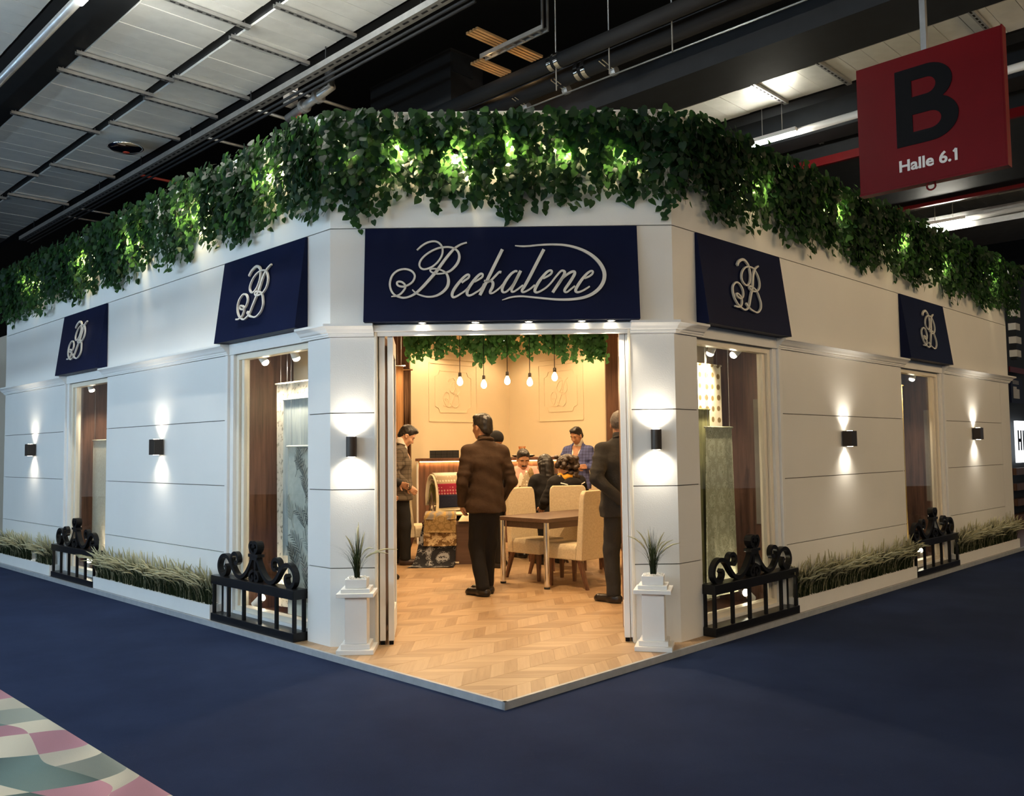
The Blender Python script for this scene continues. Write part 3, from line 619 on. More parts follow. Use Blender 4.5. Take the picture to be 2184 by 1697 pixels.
sconce('C', 1.112, 1.468, 'round dark wall lamp on the pier right of the entrance', True)
sconce('L', -2.89, 1.476, 'square dark wall lamp between the two left windows', False)
sconce('L', -6.66, 1.484, 'square dark wall lamp at the far end of the left front', False)
sconce('R', 2.82, 1.474, 'square dark wall lamp between the two right windows', False)
sconce('R', 6.58, 1.540, 'square dark wall lamp at the far end of the right front', False)

# ================================================================ iron window guards with scrolls
SCROLL = [(.03, .205), (.055, .165), (.10, .105), (.155, .055), (.22, .026), (.29, .034), (.345, .075), (.39, .125), (.435, .165), (.49, .182), (.545, .170),
          (.588, .130), (.600, .080), (.575, .035), (.525, .018), (.480, .040), (.468, .080), (.490, .102)]
CURL = [(.33, .062), (.372, .110), (.385, .160), (.362, .200), (.320, .212), (.283, .192), (.276, .152), (.303, .128), (.328, .140)]
def guard(side, xc, label):
    t = thing('window_guard', label, 'window guard', at(side, xc, 0, 0)); W = .655
    MB().box(-W, W, -.112, .012, .002, .066).build('bottom_rail', 'black_iron', t, bevel=.003)
    MB().box(-W, W, -.112, .012, .310, .382).build('top_rail', 'black_iron', t, bevel=.003)
    for i in range(6):
        x = -W+.022 + i*(2*W-.044)/5
        MB().box(x-.012, x+.012, -.100, -.076, .066, .310).build('baluster', 'black_iron', t)
    for x in (-W+.022, W-.022): MB().box(x-.012, x+.012, -.018, .006, .066, .310).build('baluster', 'black_iron', t)
    for s in (-1, 1):
        MB().ribbon([(s*p[0], .382+p[1]-.010) for p in catmull(SCROLL, 4)], .030, -.074, -.030).build('scroll', 'black_iron', t)
        MB().ribbon([(s*p[0], .382+p[1]-.010) for p in catmull(CURL, 4)], .026, -.072, -.032).build('curl', 'black_iron', t)
    MB().box(-.014, .014, -.066, -.038, .382, .66).build('centre_post', 'black_iron', t)
    c = MB().box(-.075, .075, -.085, -.019, .575, .600).box(-.055, .055, -.080, -.024, .552, .575); c.build('collar', 'black_iron', t, bevel=.003)
    for sx in (-1, 1):                       # paired curls at head and foot of the post
        MB().ribbon([(sx*p[0], p[1]) for p in catmull([(.006, .60), (.045, .625), (.062, .660), (.045, .688), (.018, .690), (.006, .668), (.022, .652)], 3)], .024, -.082, -.022).build('head_curl', 'black_iron', t)
        MB().ribbon([(sx*p[0], p[1]) for p in catmull([(.006, .47), (.05, .452), (.072, .420), (.058, .394), (.026, .392), (.016, .414), (.034, .426)], 3)], .022, -.078, -.026).build('foot_curl', 'black_iron', t)
    return t
guard('L', -.975, 'black scrolled iron guard before the left window nearest the entrance')
guard('L', -4.975, 'black scrolled iron guard before the far left window')
guard('R', .945, 'black scrolled iron guard before the right window nearest the entrance')
guard('R', 4.90, 'black scrolled iron guard before the far right window')

# ================================================================ grass
def blade(b, x, y, z, h, lean, az, w, n=4):
    """one curved tapering blade (two-sided strip with a fold)"""
    ca, sa = math.cos(az), math.sin(az); o = len(b.v)
    for i in range(n+1):
        t = i/n; d = lean*h*t*t; zz = h*(t - .45*abs(lean)*t*t*t); ww = w*(1-t*.93)/2
        px, py = x+ca*d, y+sa*d
        b.v += [(px-sa*ww, py+ca*ww, z+zz), (px+sa*ww, py-ca*ww, z+zz)]
    for i in range(n): b.f.append((o+2*i, o+2*i+1, o+2*i+3, o+2*i+2))
def plume(b, x, y, z, h, lean, az, r):
    pts = []
    for i in range(7):
        t = i/6; d = lean*h*t*t; pts.append((x+math.cos(az)*d, y+math.sin(az)*d, z+h*(t-.55*abs(lean)*t**3)))
    b.tube(pts[3:], r, 5, True, [r*.5, r, r*.85, r*.25])
    b.tube(pts[:4], .0012, 3, False)
def planter(side, x0, x1, label, gaps=()):
    t = thing('grass_planter', label, 'planter', at(side, (x0+x1)/2, 0, 0)); w = (x1-x0)/2
    b = MB(); b.box(-w, w, -.105, -.095, .002, .122); b.box(-w, w, -.012, -.003, .002, .122); b.box(-w, -w+.01, -.095, -.012, .002, .122); b.box(w-.01, w, -.095, -.012, .002, .122)
    b.box(-w+.01, w-.01, -.095, -.012, .002, .095); b.build('trough', 'white', t)
    g, p, s = MB(), MB(), MB()
    rnd = random.Random(int((x0+20)*100))
    for i in range(int(w*2*150)):
        x, y = rnd.uniform(-w+.015, w-.015), rnd.uniform(-.098, -.014); r = rnd.uniform(.006, .012)
        s.lathe([(r*.5, -r*.5), (r, 0), (r*.5, r*.55)], (x, y, .112+rnd.uniform(0, .008)), 5)
    s.build('pebbles', 'pebble', t, True, kind='stuff')
    def ok(x): return not any(a < x + (x0+x1)/2 < c for a, c in gaps)
    n = int(w*2*760)
    for i in range(n):
        x = rnd.uniform(-w+.03, w-.03)
        if not ok(x): continue
        y = rnd.uniform(-.085, -.03); az = rnd.uniform(0, 6.28)
        if math.sin(az) > 0: az = -az
        blade(g, x, y, .10, rnd.uniform(.18, .35), rnd.uniform(.05, .45), az, rnd.uniform(.004, .007))
    for i in range(int(w*2*150)):
        x = rnd.uniform(-w+.03, w-.03)
        if not ok(x): continue
        plume(p, x, rnd.uniform(-.085, -.03), .10, rnd.uniform(.25, .42), rnd.uniform(.05, .7), rnd.uniform(3.14, 6.28), rnd.uniform(.005, .009))
    g.build('grass_blades', 'grass', t, kind='stuff'); p.build('grass_plumes', 'plume', t, True, kind='stuff')
planter('L', -4.325, -1.66, 'white trough of tufted grass between the two left windows')
planter('L', -7.93, -5.70, 'white trough of tufted grass at the far left end with a gap', gaps=((-6.55, -6.28),))
planter('R', 1.595, 4.245, 'white trough of tufted grass between the two right windows')
planter('R', 5.56, 7.95, 'white trough of tufted grass at the far right end')

# pedestals with potted grass beside the entrance
def pedestal(x, y, rot, lab1, lab2, seed):
    m = Matrix.Translation((x, y, 0)) @ Matrix.Rotation(math.radians(rot), 4, 'Z')
    t = thing('pedestal', lab1, 'pedestal', m)
    MB().box(-.130, .130, -.130, .130, 0, .032).build('base', 'white', t, bevel=.003)
    MB().box(-.102, .102, -.102, .102, .032, .066).build('base_step', 'white', t, bevel=.003)
    MB().box(-.078, .078, -.078, .078, .066, .392).build('shaft', 'white', t, bevel=.003)
    MB().box(-.130, .130, -.130, .130, .392, .420).build('cap', 'white', t, bevel=.003)
    MB().box(-.102, .102, -.102, .102, .420, .448).build('cap_step', 'white', t, bevel=.003)
    q = thing('potted_grass', lab2, 'plant', m @ Matrix.Translation((0, 0, .4485)))
    b = MB(); d = .074
    b.prism([(-d, 0), (d, 0), (d+.003, .062), (-d-.003, .062)], -d, d, 'y'); b.build('pot', 'white', q, bevel=.003)
    rnd = random.Random(seed); s = MB()
    for i in range(70):
        r = rnd.uniform(.006, .012); s.lathe([(r*.5, -r*.5), (r, 0), (r*.5, r*.6)], (rnd.uniform(-.064, .064), rnd.uniform(-.064, .064), .064), 6)
    s.build('pebbles', 'pebble', q, True, kind='stuff')
    g, p = MB(), MB()
    for i in range(120):
        a = rnd.uniform(0, 6.28); rr = rnd.uniform(0, .022)
        a2 = a + rnd.uniform(-.5, .5)
        blade(g, rr*math.cos(a), rr*math.sin(a), .055, rnd.uniform(.20, .37), rnd.uniform(.05, .75)*(.25 if math.sin(a2) > .3 else 1), a2, rnd.uniform(.005, .008), 6)
    for k in range(7):
        a = rnd.uniform(0, 6.28); plume(p, .01*math.cos(a), .01*math.sin(a), .055, rnd.uniform(.33, .42), rnd.uniform(.25, .8)*(.25 if math.sin(a) > .3 else 1), a, .0065)
    g.build('grass_blades', 'grass', q, kind='stuff'); p.build('grass_plumes', 'plume', q, True, kind='stuff')
pedestal(-1.050, -.140, 2, 'white stepped pedestal left of the entrance', 'small white pot of grass on the left pedestal', 3)
pedestal(1.050, -.168, -14, 'white stepped pedestal right of the entrance', 'small white pot of grass on the right pedestal', 8)

# ================================================================ ivy
def leaf_geo():
    """heart-shaped leaf hanging down from its stalk at the origin, folded along the midrib; length 1"""
    o = [(0, 0), (.20, .10), (.40, .02), (.47, -.20), (.38, -.48), (.20, -.76), (0, -1.0)]
    V = [(x, .14*abs(x) + .10*z*z, z) for x, z in o] + [(-x, .14*abs(x) + .10*z*z, z) for x, z in o[1:-1]]
    V.append((0, .02, -.42)); c = len(V)-1
    F = []
    rt = list(range(7)); lf = [0] + list(range(7, 12)) + [6]
    for i in range(6): F.append((c, rt[i+1], rt[i])); F.append((c, lf[i], lf[i+1]))
    return np.array(V), F
LV, LF = leaf_geo()
ROT = lambda ax, a: np.array(Matrix.Rotation(a, 3, ax))
def ivy(name, side, label, x0, x1, ztop, depth_fn, dens, mat_, n_single, strings, big=.083, omax=.22, y_sign=-1, seed=1, mw=None):
    """hanging ivy along a wall: strands of leaves; the most exposed leaves are children of their own"""
    t = thing(name, label, 'ivy', mw if mw is not None else at(side, (x0+x1)/2, 0, ztop)); rnd = random.Random(seed); cxm = (x0+x1)/2
    leaves = []; st = MB()
    n = int((x1-x0)*dens)
    for i in range(n):
        x = rnd.uniform(x0, x1); L = depth_fn(x)*rnd.uniform(.45, 1.0)**.6; o = rnd.uniform(.02, omax)
        m = int(L/.040) + 2; px = x; path = [(x-cxm, y_sign*.012, .012), (x-cxm, y_sign*o*.8, -.06)]
        for k in range(m):
            f = k/max(m-1, 1); z = -.075 - (L-.04)*f; px += rnd.uniform(-.012, .012)
            oo = o*(1-.35*f) + rnd.uniform(-.02, .02)
            path.append((px-cxm, y_sign*max(oo, .02), z))
            sz = big*rnd.uniform(.62, 1.12)*(1 - .18*f)
            leaves.append((px-cxm + rnd.uniform(-.035, .035), y_sign*max(oo + rnd.uniform(-.02, .035), .018), z + .02, sz,
                           rnd.gauss(0, .55), rnd.uniform(-.15, .75), rnd.gauss(0, .55), f))
        if rnd.random() < .5: st.tube(path[1:], .0016, 3, False)
    # leaves that stand furthest out count as pieces of their own
    leaves.sort(key=lambda l: -(abs(l[1]) + .10*l[7] + .03*l[3]/big))
    def xf(l):
        R = ROT('Z', l[6]) @ ROT('X', -l[5]*(-y_sign)) @ ROT('Y', l[4])
        s = np.array([1, y_sign*-1.0, 1])
        return (R @ (LV*l[3]*s).T).T + np.array(l[:3])
    me = bpy.data.meshes.new('leaf'); me.from_pydata([tuple(v*np.array([1, -y_sign, 1])) for v in LV], [], LF); me.materials.append(MT[mat_])
    me.polygons.foreach_set('use_smooth', [True]*len(me.polygons))
    for l in leaves[:n_single]:
        ob = bpy.data.objects.new('leaf', me); COL.objects.link(ob); ob.parent = t
        R = Matrix((ROT('Z', l[6]) @ ROT('X', -l[5]*(-y_sign)) @ ROT('Y', l[4])).tolist())
        ob.matrix_local = Matrix.Translation(l[:3]) @ R.to_4x4() @ Matrix.Scale(l[3], 4)
    V = []; F = []
    for l in leaves[n_single:]:
        k = len(V); V += [tuple(v) for v in xf(l)]; F += [tuple(j+k for j in f) for f in LF]
    b = MB(); b.v = V; b.f = F; b.build('leaves', mat_, t, True, kind='stuff')
    st.build('vines', 'vine', t, kind='stuff')
    if strings:
        x = x0+.05
        while x < x1:
            q = MB()
            for k in range(5): q.tube([(x-cxm + (k-2)*.004, -.008, .012), (x-cxm + (k-2)*rnd.uniform(.018, .032), -.03, -.085)], .0016, 3, False)
            q.build('hanging_strings', 'black', t); x += rnd.uniform(.12, .20)
    return t, len(leaves)
def dep(base, amp, ph):
    return lambda x: base + amp*(.5*math.sin(x*5.1+ph) + .3*math.sin(x*11.7+ph*2) + .2*math.sin(x*23+ph))
iv = []
iv.append(ivy('ivy_garland', 'C', 'artificial ivy garland hanging over the entrance front', -A-.05, A+.05, Z_TOP, dep(.75, .13, .6), 70, 'ivy', 300, True, seed=3, big=.076))
iv.append(ivy('ivy_garland', 'L', 'artificial ivy garland hanging along the left front', XL0-.10, .02, Z_TOP, dep(.72, .10, 1.9), 58, 'ivy', 300, True, seed=4, omax=.24, big=.074))
iv.append(ivy('ivy_garland', 'R', 'artificial ivy garland hanging along the right front', -.02, 8.2, Z_TOP, dep(.72, .11, 4.0), 60, 'ivy', 300, True, seed=5, omax=.24, big=.074))
iv.append(ivy('ivy_garland', 'C', 'fresh green ivy hanging inside the room above the pendant bulbs', -1.30, 1.28, 0, dep(.40, .12, 2.5), 62, 'ivy_in', 290, False, seed=6, big=.072, mw=Matrix.Translation((0, 4.75, 2.98))))
bt = thing('ivy_beam', 'slim dark beam carrying the ivy inside the room', 'beam', Matrix.Translation((0, 4.78, 2.99)))
MB().box(-1.35, 1.33, -.03, .03, 0, .05).build('beam', 'darkwood', bt)
for x in (-1.1, 0, 1.1): MB().tube([(x, 0, .05), (x, 0, HR-2.99)], .004, 6).build('hanger', 'black', bt)
# small garden lamps tucked behind the ivy
def ivy_lamp(side, x, z, watts, label):
    t = thing('garden_lamp', label, 'lamp', at(side, x, 0, z), 'small lamps tucked behind the ivy')
    MB().tube([(0, 0, 0), (0, -.06, .012)], .006, 6).build('arm', 'black', t)
    MB().lathe([(.008, -.018), (.022, -.014), (.024, .022), (.016, .028)], (0, -.075, .0), 12).build('shade', 'black', t, True)
    MB().lathe([(.006, -.020), (.018, -.0185), (.006, -.019)], (0, -.075, 0), 12).build('lamp_face', 'ivy_lamp', t)
    point(t, (0, -.075, -.05), watts, (1, .82, .46), .02)
for i, (sd, x, k) in enumerate((('C', -1.10, .9), ('C', -.72, .45), ('C', -.33, 1.0), ('C', .10, .5), ('C', .50, .5), ('C', .93, .6), ('L', -.8, .5), ('L', -2.1, .9), ('L', -3.4, .8), ('L', -4.9, .8), ('L', -6.6, .8),
                   ('R', 1.1, .3), ('R', 2.55, 1.2), ('R', 4.2, .5), ('R', 5.6, .4), ('R', 7.2, 1.2))):
    wh = {'C': 'over the entrance front', 'L': 'along the left front', 'R': 'along the right front'}[sd]
    o = ['first', 'second', 'third', 'fourth', 'fifth', 'sixth'][[j for j, q in enumerate([s for s in 'CCCCCCLLLLLRRRRR'][:i]) if q == sd].__len__()]
    frm = 'from the left corner' if sd == 'C' else 'from the entrance'
    ivy_lamp(sd, x, 3.66 - .03*(i % 3), W_IVY*k, 'small lamp glowing behind the ivy %s, %s %s' % (wh, o, frm))
# ================================================================ things shown in the windows
def sheet(w, h, folds=4, amp=.012, thick=.004, nx=24, nz=14, seed=0, taper=0, roll=.018):
    """hanging cloth: folds grow towards the hem, top wraps over a rod; origin at top centre"""
    rnd = random.Random(seed); ph = rnd.uniform(0, 6); b = MB(); rows = []
    for j in range(nz+1):
        t = j/nz; row = []
        for i in range(nx+1):
            s = i/nx; x = (s-.5)*w*(1 - taper*t); a = amp*(.25+.75*t)
            row.append((x, a*math.sin(s*folds*6.28+ph+.4*t) + .3*a*math.sin(s*folds*14+ph*2), -h*t))
        rows.append(row)
    V = [p for r in rows for p in r]; n = len(V); V += [(p[0], p[1]+thick, p[2]) for p in V]; m = nx+1; F = []
    for j in range(nz):
        for i in range(nx):
            q = (j*m+i, j*m+i+1, (j+1)*m+i+1, (j+1)*m+i); F.append(q[::-1]); F.append(tuple(k+n for k in q))
    for i in range(nx): F.append((i, i+n, i+1+n, i+1)); k = nz*m+i; F.append((k, k+1, k+1+n, k+n))
    for j in range(nz): a_, c_ = j*m, (j+1)*m; F.append((a_, c_, c_+n, a_+n)); a_, c_ = j*m+nx, (j+1)*m+nx; F.append((a_, a_+n, c_+n, c_))
    return b.add(V, F)
def hung(side, x, y, z, w, h, mat_, label, name='hanging_fabric', wire=True, ztop=2.31, **kw):
    t = thing(name, label, 'fabric', at(side, x, y, z))
    c = sheet(w, h, **kw).build('cloth', mat_, t, True)
    MB().tube([(-w/2-.015, .002, .002), (w/2+.015, .002, .002)], .0085, 8).build('rod', mat_, t, True)
    if wire:
        for sx in (-1, 1): MB().tube([(sx*w*.42, .002, .01), (sx*w*.42, .002, ztop-z)], .0016, 4).build('wire', 'steel', t)
    return t
MT['toile'] = fabric('beige_speckled_toile', [(0, (.30, .27, .22)), (.40, (.62, .54, .42)), (.47, (.70, .62, .50))], 26, detail=6)
MT['sheer'] = fabric('pale_grey_sheer', [(.4, (.36, .41, .42)), (.6, (.46, .50, .49))], 9, rough=.8, sc=(4, 1, .4), interp='LINEAR')
MT['palm'] = fabric('palm_leaf_print', [(.4, (.56, .58, .52)), (.6, (.63, .65, .58))], 20, interp='LINEAR')
MT['frond'] = plain('grey_print_ink', (.13, .145, .14), .9)
MT['frond_pale'] = plain('pale_grey_print_ink', (.34, .37, .34), .9)
MT['linen'] = fabric('cream_linen', [(.4, (.58, .52, .40)), (.6, (.66, .60, .48))], 40, interp='LINEAR')
MT['dotted'] = fabric('cream_dotted_print', [(0, (.22, .14, .05)), (.20, (.30, .20, .08)), (.26, (.72, .62, .44))], 10.5, kind='dots', sc=(1, .02, 1.0))
MT['damask'] = fabric('sage_damask', [(0, (.36, .35, .23)), (.30, (.50, .48, .34)), (.60, (.22, .22, .12)), (.74, (.50, .48, .34))], 5.0, kind='damask', sc=(1.4, .1, 1.0))
MT['olive'] = fabric('olive_brushed_cloth', [(.35, (.16, .15, .055)), (.65, (.30, .28, .12))], 18, sc=(2, 1, .2), interp='LINEAR')
MT['brownlinen'] = fabric('brown_linen', [(.4, (.20, .135, .09)), (.6, (.25, .17, .12))], 60, sc=(1, 1, 1), interp='LINEAR')
MT['goldcloth'] = fabric('golden_cloth', [(.35, (.30, .19, .05)), (.65, (.48, .33, .11))], 14, sc=(3, 1, .2), interp='LINEAR')
MT['greyprint'] = plain('grey_brown_poster', (.26, .23, .19), .6)

hung('L', -.85, .30, 1.995, .86, 1.88, 'toile', 'speckled beige cloth over a rod at the back of the left window', folds=5, amp=.012, seed=1)
hung('L', -.77, .26, 1.85, .64, 1.30, 'sheer', 'pale grey sheer cloth gathered before the speckled cloth', folds=4, amp=.016, seed=2)
hung('L', -.66, .215, 1.455, .58, 1.36, 'palm', 'cloth printed with grey palm leaves at the front of the left window', folds=3, amp=.005, seed=3)
pt = bpy.data.objects['hanging_fabric.002']
def fronds(parent, w, h, n, seed):
    rnd = random.Random(seed)
    for k in range(n):
        b = MB(); x0, z0 = rnd.uniform(-w*.42, w*.42), -h*(k+.8)/(n+.4); L = rnd.uniform(.20, .30); a = rnd.uniform(1.0, 2.1); cv = rnd.uniform(-1.2, 1.2); P = []
        for i in range(9):
            t_ = i/8; an = a+cv*t_*.6; P.append((x0+L*t_*math.cos(an), z0+L*t_*math.sin(an)))
        P = [(min(max(p[0], -w*.48), w*.48), min(max(p[1], -h*.99), -.01)) for p in P]
        b.ribbon(P, [.005*(1-.5*i/8) for i in range(9)], -.0105, -.0095)
        for i in range(2, 9):
            dx, dz = P[i][0]-P[i-1][0], P[i][1]-P[i-1][1]; an = math.atan2(dz, dx)
            for s_ in (-1, 1):
                l = .125*(1-.07*i)*rnd.uniform(.8, 1.2); e = (P[i][0]+l*math.cos(an+s_*.75), P[i][1]+l*math.sin(an+s_*.75)); m_ = ((P[i][0]+e[0])/2, (P[i][1]+e[1])/2+.004)
                q = [P[i], m_, e]; q = [(min(max(p[0], -w*.49), w*.49), min(p[1], -.01)) for p in q]; b.ribbon(q, [.003, .009, .002], -.0105, -.0095)
        b.build('printed_frond', 'frond' if k % 3 else 'frond_pale', parent)
fronds(pt, .58, 1.36, 26, 4)
hung('L', -5.13, .27, 1.58, .62, 1.36, 'linen', 'plain cream cloth hanging in the far left window', folds=2, amp=.008, seed=4, taper=-.03)
o = MB().box(-.55, .55, 0, .01, -2.2, 0).build('back_cloth', 'brownlinen', None); o.matrix_world = at('L', -4.95, .57, 2.29)
tag(o, 'flat brown linen cloth lining the far left window', 'fabric')
hung('R', .92, .38, 2.11, .66, 1.60, 'dotted', 'cream cloth with brown leaf dots at the back of the right window', folds=3, amp=.008, seed=5)
hung('R', .70, .31, 1.72, .48, 1.50, 'olive', 'olive green cloth hanging between dotted and sage cloths', folds=4, amp=.014, seed=6)
hung('R', .985, .245, 1.57, .40, 1.38, 'damask', 'sage damask cloth on a rod at the front of the right window', folds=2, amp=.006, seed=7, taper=-.22)
hung('R', 4.86, .27, 2.10, .36, 1.95, 'goldcloth', 'golden cloth hanging in the far right window', folds=4, amp=.02, seed=8)
hung('R', 5.12, .42, 2.20, .60, 2.10, 'brownlinen', 'brown drape behind the golden cloth in the far right window', folds=5, amp=.03, seed=9)
for nm, x, lab in (('poster', 1.498, 'grey brown poster on the walnut cheek of the near right window'), ('poster', 5.498, 'grey brown poster on the walnut cheek of the far right window')):
    o = MB().box(-.006, 0, .0, .085, -.54, .54).build(nm, 'greyprint'); o.matrix_world = at('R', x, .125, 1.28); tag(o, lab, 'poster')

def spotlamp(side, x, y, z, d, up, watts, label, grp):
    """cylindrical spotlight on a stem; up=False hangs from the ceiling, True stands on the floor"""
    t = thing('spotlight', label, 'spotlight', at(side, x, y, z), grp); s = 1 if up else -1
    MB().lathe([(.028, 0), (.028, s*.012), (.020, s*.014)] if up else [(.020, -.014), (.028, -.012), (.028, 0)], (0, 0, 0), 14).build('base', 'white', t, 'auto')
    MB().tube([(0, 0, s*.012), (0, 0, s*.075)], .007, 8).build('stem', 'white', t)
    d = Vector(d).normalized(); c = Vector((0, 0, s*.095))
    h = MB().lathe([(.024, -.050), (.031, -.046), (.033, .045), (.030, .046)], c, 16, d).build('head', 'white', t, 'auto')
    MB().lathe([(.029, .044), (.031, .052), (.026, .066), (.012, .074), (.003, .075)], c, 14, d).build('bulb', 'lamp_face', h, True)  # bulb drawn out past the head, its shape standing in for glare
    spot(t, c + d*.085, d, watts, WARMW, 120, .8, .03)
    return t
g1, g2 = 'spotlights inside the display windows', 'spotlights on the display window floors'
spotlamp('L', -1.25, .145, 2.31, (.55, .45, -1), False, W_SHOW, 'left one of two ceiling spotlights in the near left window', g1)
spotlamp('L', -.74, .145, 2.31, (.0, .45, -1), False, W_SHOW, 'right one of two ceiling spotlights in the near left window', g1)
spotlamp('L', -1.33, .16, .06, (.75, .6, .9), True, W_SHOWFLOOR*.8, 'white floor spotlight in the near left window', g2)
spotlamp('L', -5.20, .145, 2.31, (.1, .3, -1), False, W_SHOW, 'ceiling spotlight in the far left window', g1)
spotlamp('L', -5.18, .16, .06, (.5, -.2, .8), True, W_SHOWFLOOR, 'floor spotlight in the far left window', g2)
spotlamp('R', .76, .15, 2.31, (.0, .5, -1), False, W_SHOW, 'left one of two ceiling spotlights in the near right window', g1)
spotlamp('R', 1.15, .15, 2.31, (-.6, .45, -.7), False, W_SHOW*.8, 'right one of two ceiling spotlights in the near right window', g1)
spotlamp('R', 1.27, .17, .06, (-.9, .2, .7), True, W_SHOWFLOOR, 'white floor spotlight in the near right window', g2)
spotlamp('R', 5.04, .145, 2.31, (-.2, .3, -1), False, W_SHOW, 'ceiling spotlight in the far right window', g1)
spotlamp('R', 5.10, .17, .06, (-.5, -.2, .8), True, W_SHOWFLOOR, 'floor spotlight in the far right window', g2)
# ================================================================ room: lamps
def pendant(x, z, label):
    t = thing('pendant_bulb', label, 'pendant lamp', Matrix.Translation((x, 4.5, z)), 'bare pendant bulbs above the tables')
    MB().tube([(0, 0, .09), (0, 0, HR-z)], .0042, 6).build('cord', 'black', t)
    MB().lathe([(.012, .100), (.019, .096), (.021, .050), (.017, .044)], (0, 0, 0), 12).build('socket', 'bronze', t, True)
    MB().lathe([(.012, .046), (.016, .034), (.030, .010), (.037, -.018), (.034, -.042), (.020, -.060), (.004, -.066)], (0, 0, 0), 16).build('bulb', 'glass_bulb', t, True)
    point(t, (0, 0, -.10), W_BULB, (1, .72, .40), .04)
for i, (x, z) in enumerate(((-.568, 2.285), (-.269, 2.246), (.025, 2.289), (.307, 2.268), (.619, 2.329))):
    pendant(x, z, 'bare pendant bulb, %s from the left above the tables' % ['first', 'second', 'third', 'fourth', 'fifth'][i])
def downlight(x, y, k, label, ang=150):
    t = thing('ceiling_spotlight', label, 'ceiling lamp', Matrix.Translation((x, y, HR)), 'recessed ceiling lamps of the room')
    MB().lathe([(.060, -.008), (.064, -.004), (.064, 0), (.05, 0)], (0, 0, 0), 18).build('ring', 'white', t, True)
    MB().lathe([(.046, -.006), (.045, -.009)], (0, 0, 0), 16).build('lamp_face', 'lamp_face', t)
    spot(t, (0, 0, -.03), (0, 0, -1), W_ROOM*k, (1, .67, .36), ang, .6, .05)
for x, y, k, lab in ((-1.0, 7.45, .40, 'ceiling lamp before the left back wall'), (1.0, 7.45, .40, 'ceiling lamp before the right back wall'), (0, 8.3, .28, 'ceiling lamp near the inner corner of the room'),
                     (-1.5, 5.6, .9, 'ceiling lamp left of the pendant bulbs'), (1.5, 5.6, .9, 'ceiling lamp right of the pendant bulbs'), (0, 6.2, .9, 'ceiling lamp before the counter'),
                     (-.75, 3.4, 1.0, 'ceiling lamp over the cloth display'), (.75, 3.4, 1.0, 'ceiling lamp over the front table'), (0, 1.5, 1.7, 'ceiling lamp just inside the entrance')):
    downlight(x, y, k, lab)

# ================================================================ counter
t = thing('counter', 'walnut counter with glowing strip under its dark top', 'counter', Matrix.Translation((0, 7.0, 0)))
MB().box(-1.36, .78, .06, .55, 0, 1.225).build('body', 'walnut', t)
MB().box(-1.40, .80, -.03, .60, 1.255, 1.297).build('top', 'darkwood', t, bevel=.004)
MB().box(-1.36, .78, .055, .55, 1.225, 1.255).build('neck', 'darkwood', t)
MB().box(-1.34, .76, .035, .050, 1.238, 1.250).build('light_strip', 'led', t)
MB().box(-1.385, -1.362, .0, .55, 0, 1.24).build('end_panel', 'paper', t)
l = bpy.data.lights.new('strip_light', 'AREA'); l.shape = 'RECTANGLE'; l.size = 2.1; l.size_y = .02; l.energy = 7; l.color = (1, .52, .18)
o = bpy.data.objects.new('strip_light', l); COL.objects.link(o); o.parent = t; o.location = (-.29, .03, 1.232); o.rotation_euler = (.25, 0, 0)
ZT = 1.2975
t = thing('black_case', 'black case with square compartments on the counter', 'case', Matrix.Translation((-.975, 7.18, ZT)))
MB().box(-.225, .225, .02, .12, 0, .118).build('case_body', 'black', t)
for i in range(5):
    for j in range(2): MB().box(-.222+i*.0895, -.222+i*.0895+.084, .012, .02, .004+j*.058, .058+j*.058).build('compartment_door', 'rubber', t)
MT['bluecup'] = plain('blue_cup', (.06, .09, .32), .4); MT['pencil'] = plain('yellow_pencil', (.55, .36, .10), .5); MT['amber'] = plain('amber_straws', (.55, .20, .05), .4)
t = thing('pen_cup', 'blue cup of pencils beside the black case', 'cup', Matrix.Translation((-.62, 7.15, ZT)))
MB().lathe([(.030, 0), (.032, .004), (.034, .085), (.031, .086), (.029, .008)], (0, 0, 0), 16).build('cup', 'bluecup', t, True)
for k in range(6):
    a = k*1.05; MB().tube([(.012*math.cos(a), .012*math.sin(a), .01), (.03*math.cos(a), .03*math.sin(a), .15+.01*(k % 3))], .0035, 6).build('pencil', 'pencil', t)
t = thing('straw_glass', 'glass of amber straws on the counter', 'glass', Matrix.Translation((.235, 7.16, ZT)))
MB().lathe([(.022, 0), (.024, .004), (.034, .075), (.032, .076), (.022, .008)], (0, 0, 0), 16).build('glass', 'glass', t, True)
for k in range(14):
    a = k*.45; MB().tube([(.010*math.cos(a), .010*math.sin(a), .008), (.052*math.cos(a), .052*math.sin(a), .165)], .006, 6).build('straw', 'amber', t)
for x, lab in ((.15, 'small dark bowl left of the straw glass'), (.36, 'dark dish right of the straw glass')):
    t = thing('bowl', lab, 'bowl', Matrix.Translation((x, 7.12, ZT)))
    MB().lathe([(.03, 0), (.06, .012), (.078, .030), (.074, .030), (.055, .015), (.02, .008)], (0, 0, 0), 18).build('dish', 'bronze', t, True)
    for k in range(4): MB().lathe([(.006, -.012), (.016, 0), (.006, .012)], (.03*math.cos(k*1.6), .03*math.sin(k*1.6), .026), 8).build('sweet', 'paper', t, True)
o = MB().box(-.14, .14, -.08, .08, 0, .012).build('document_tray', 'greywhite'); o.matrix_world = Matrix.Translation((.60, 7.15, ZT)); tag(o, 'flat grey tray at the right end of the counter', 'tray')

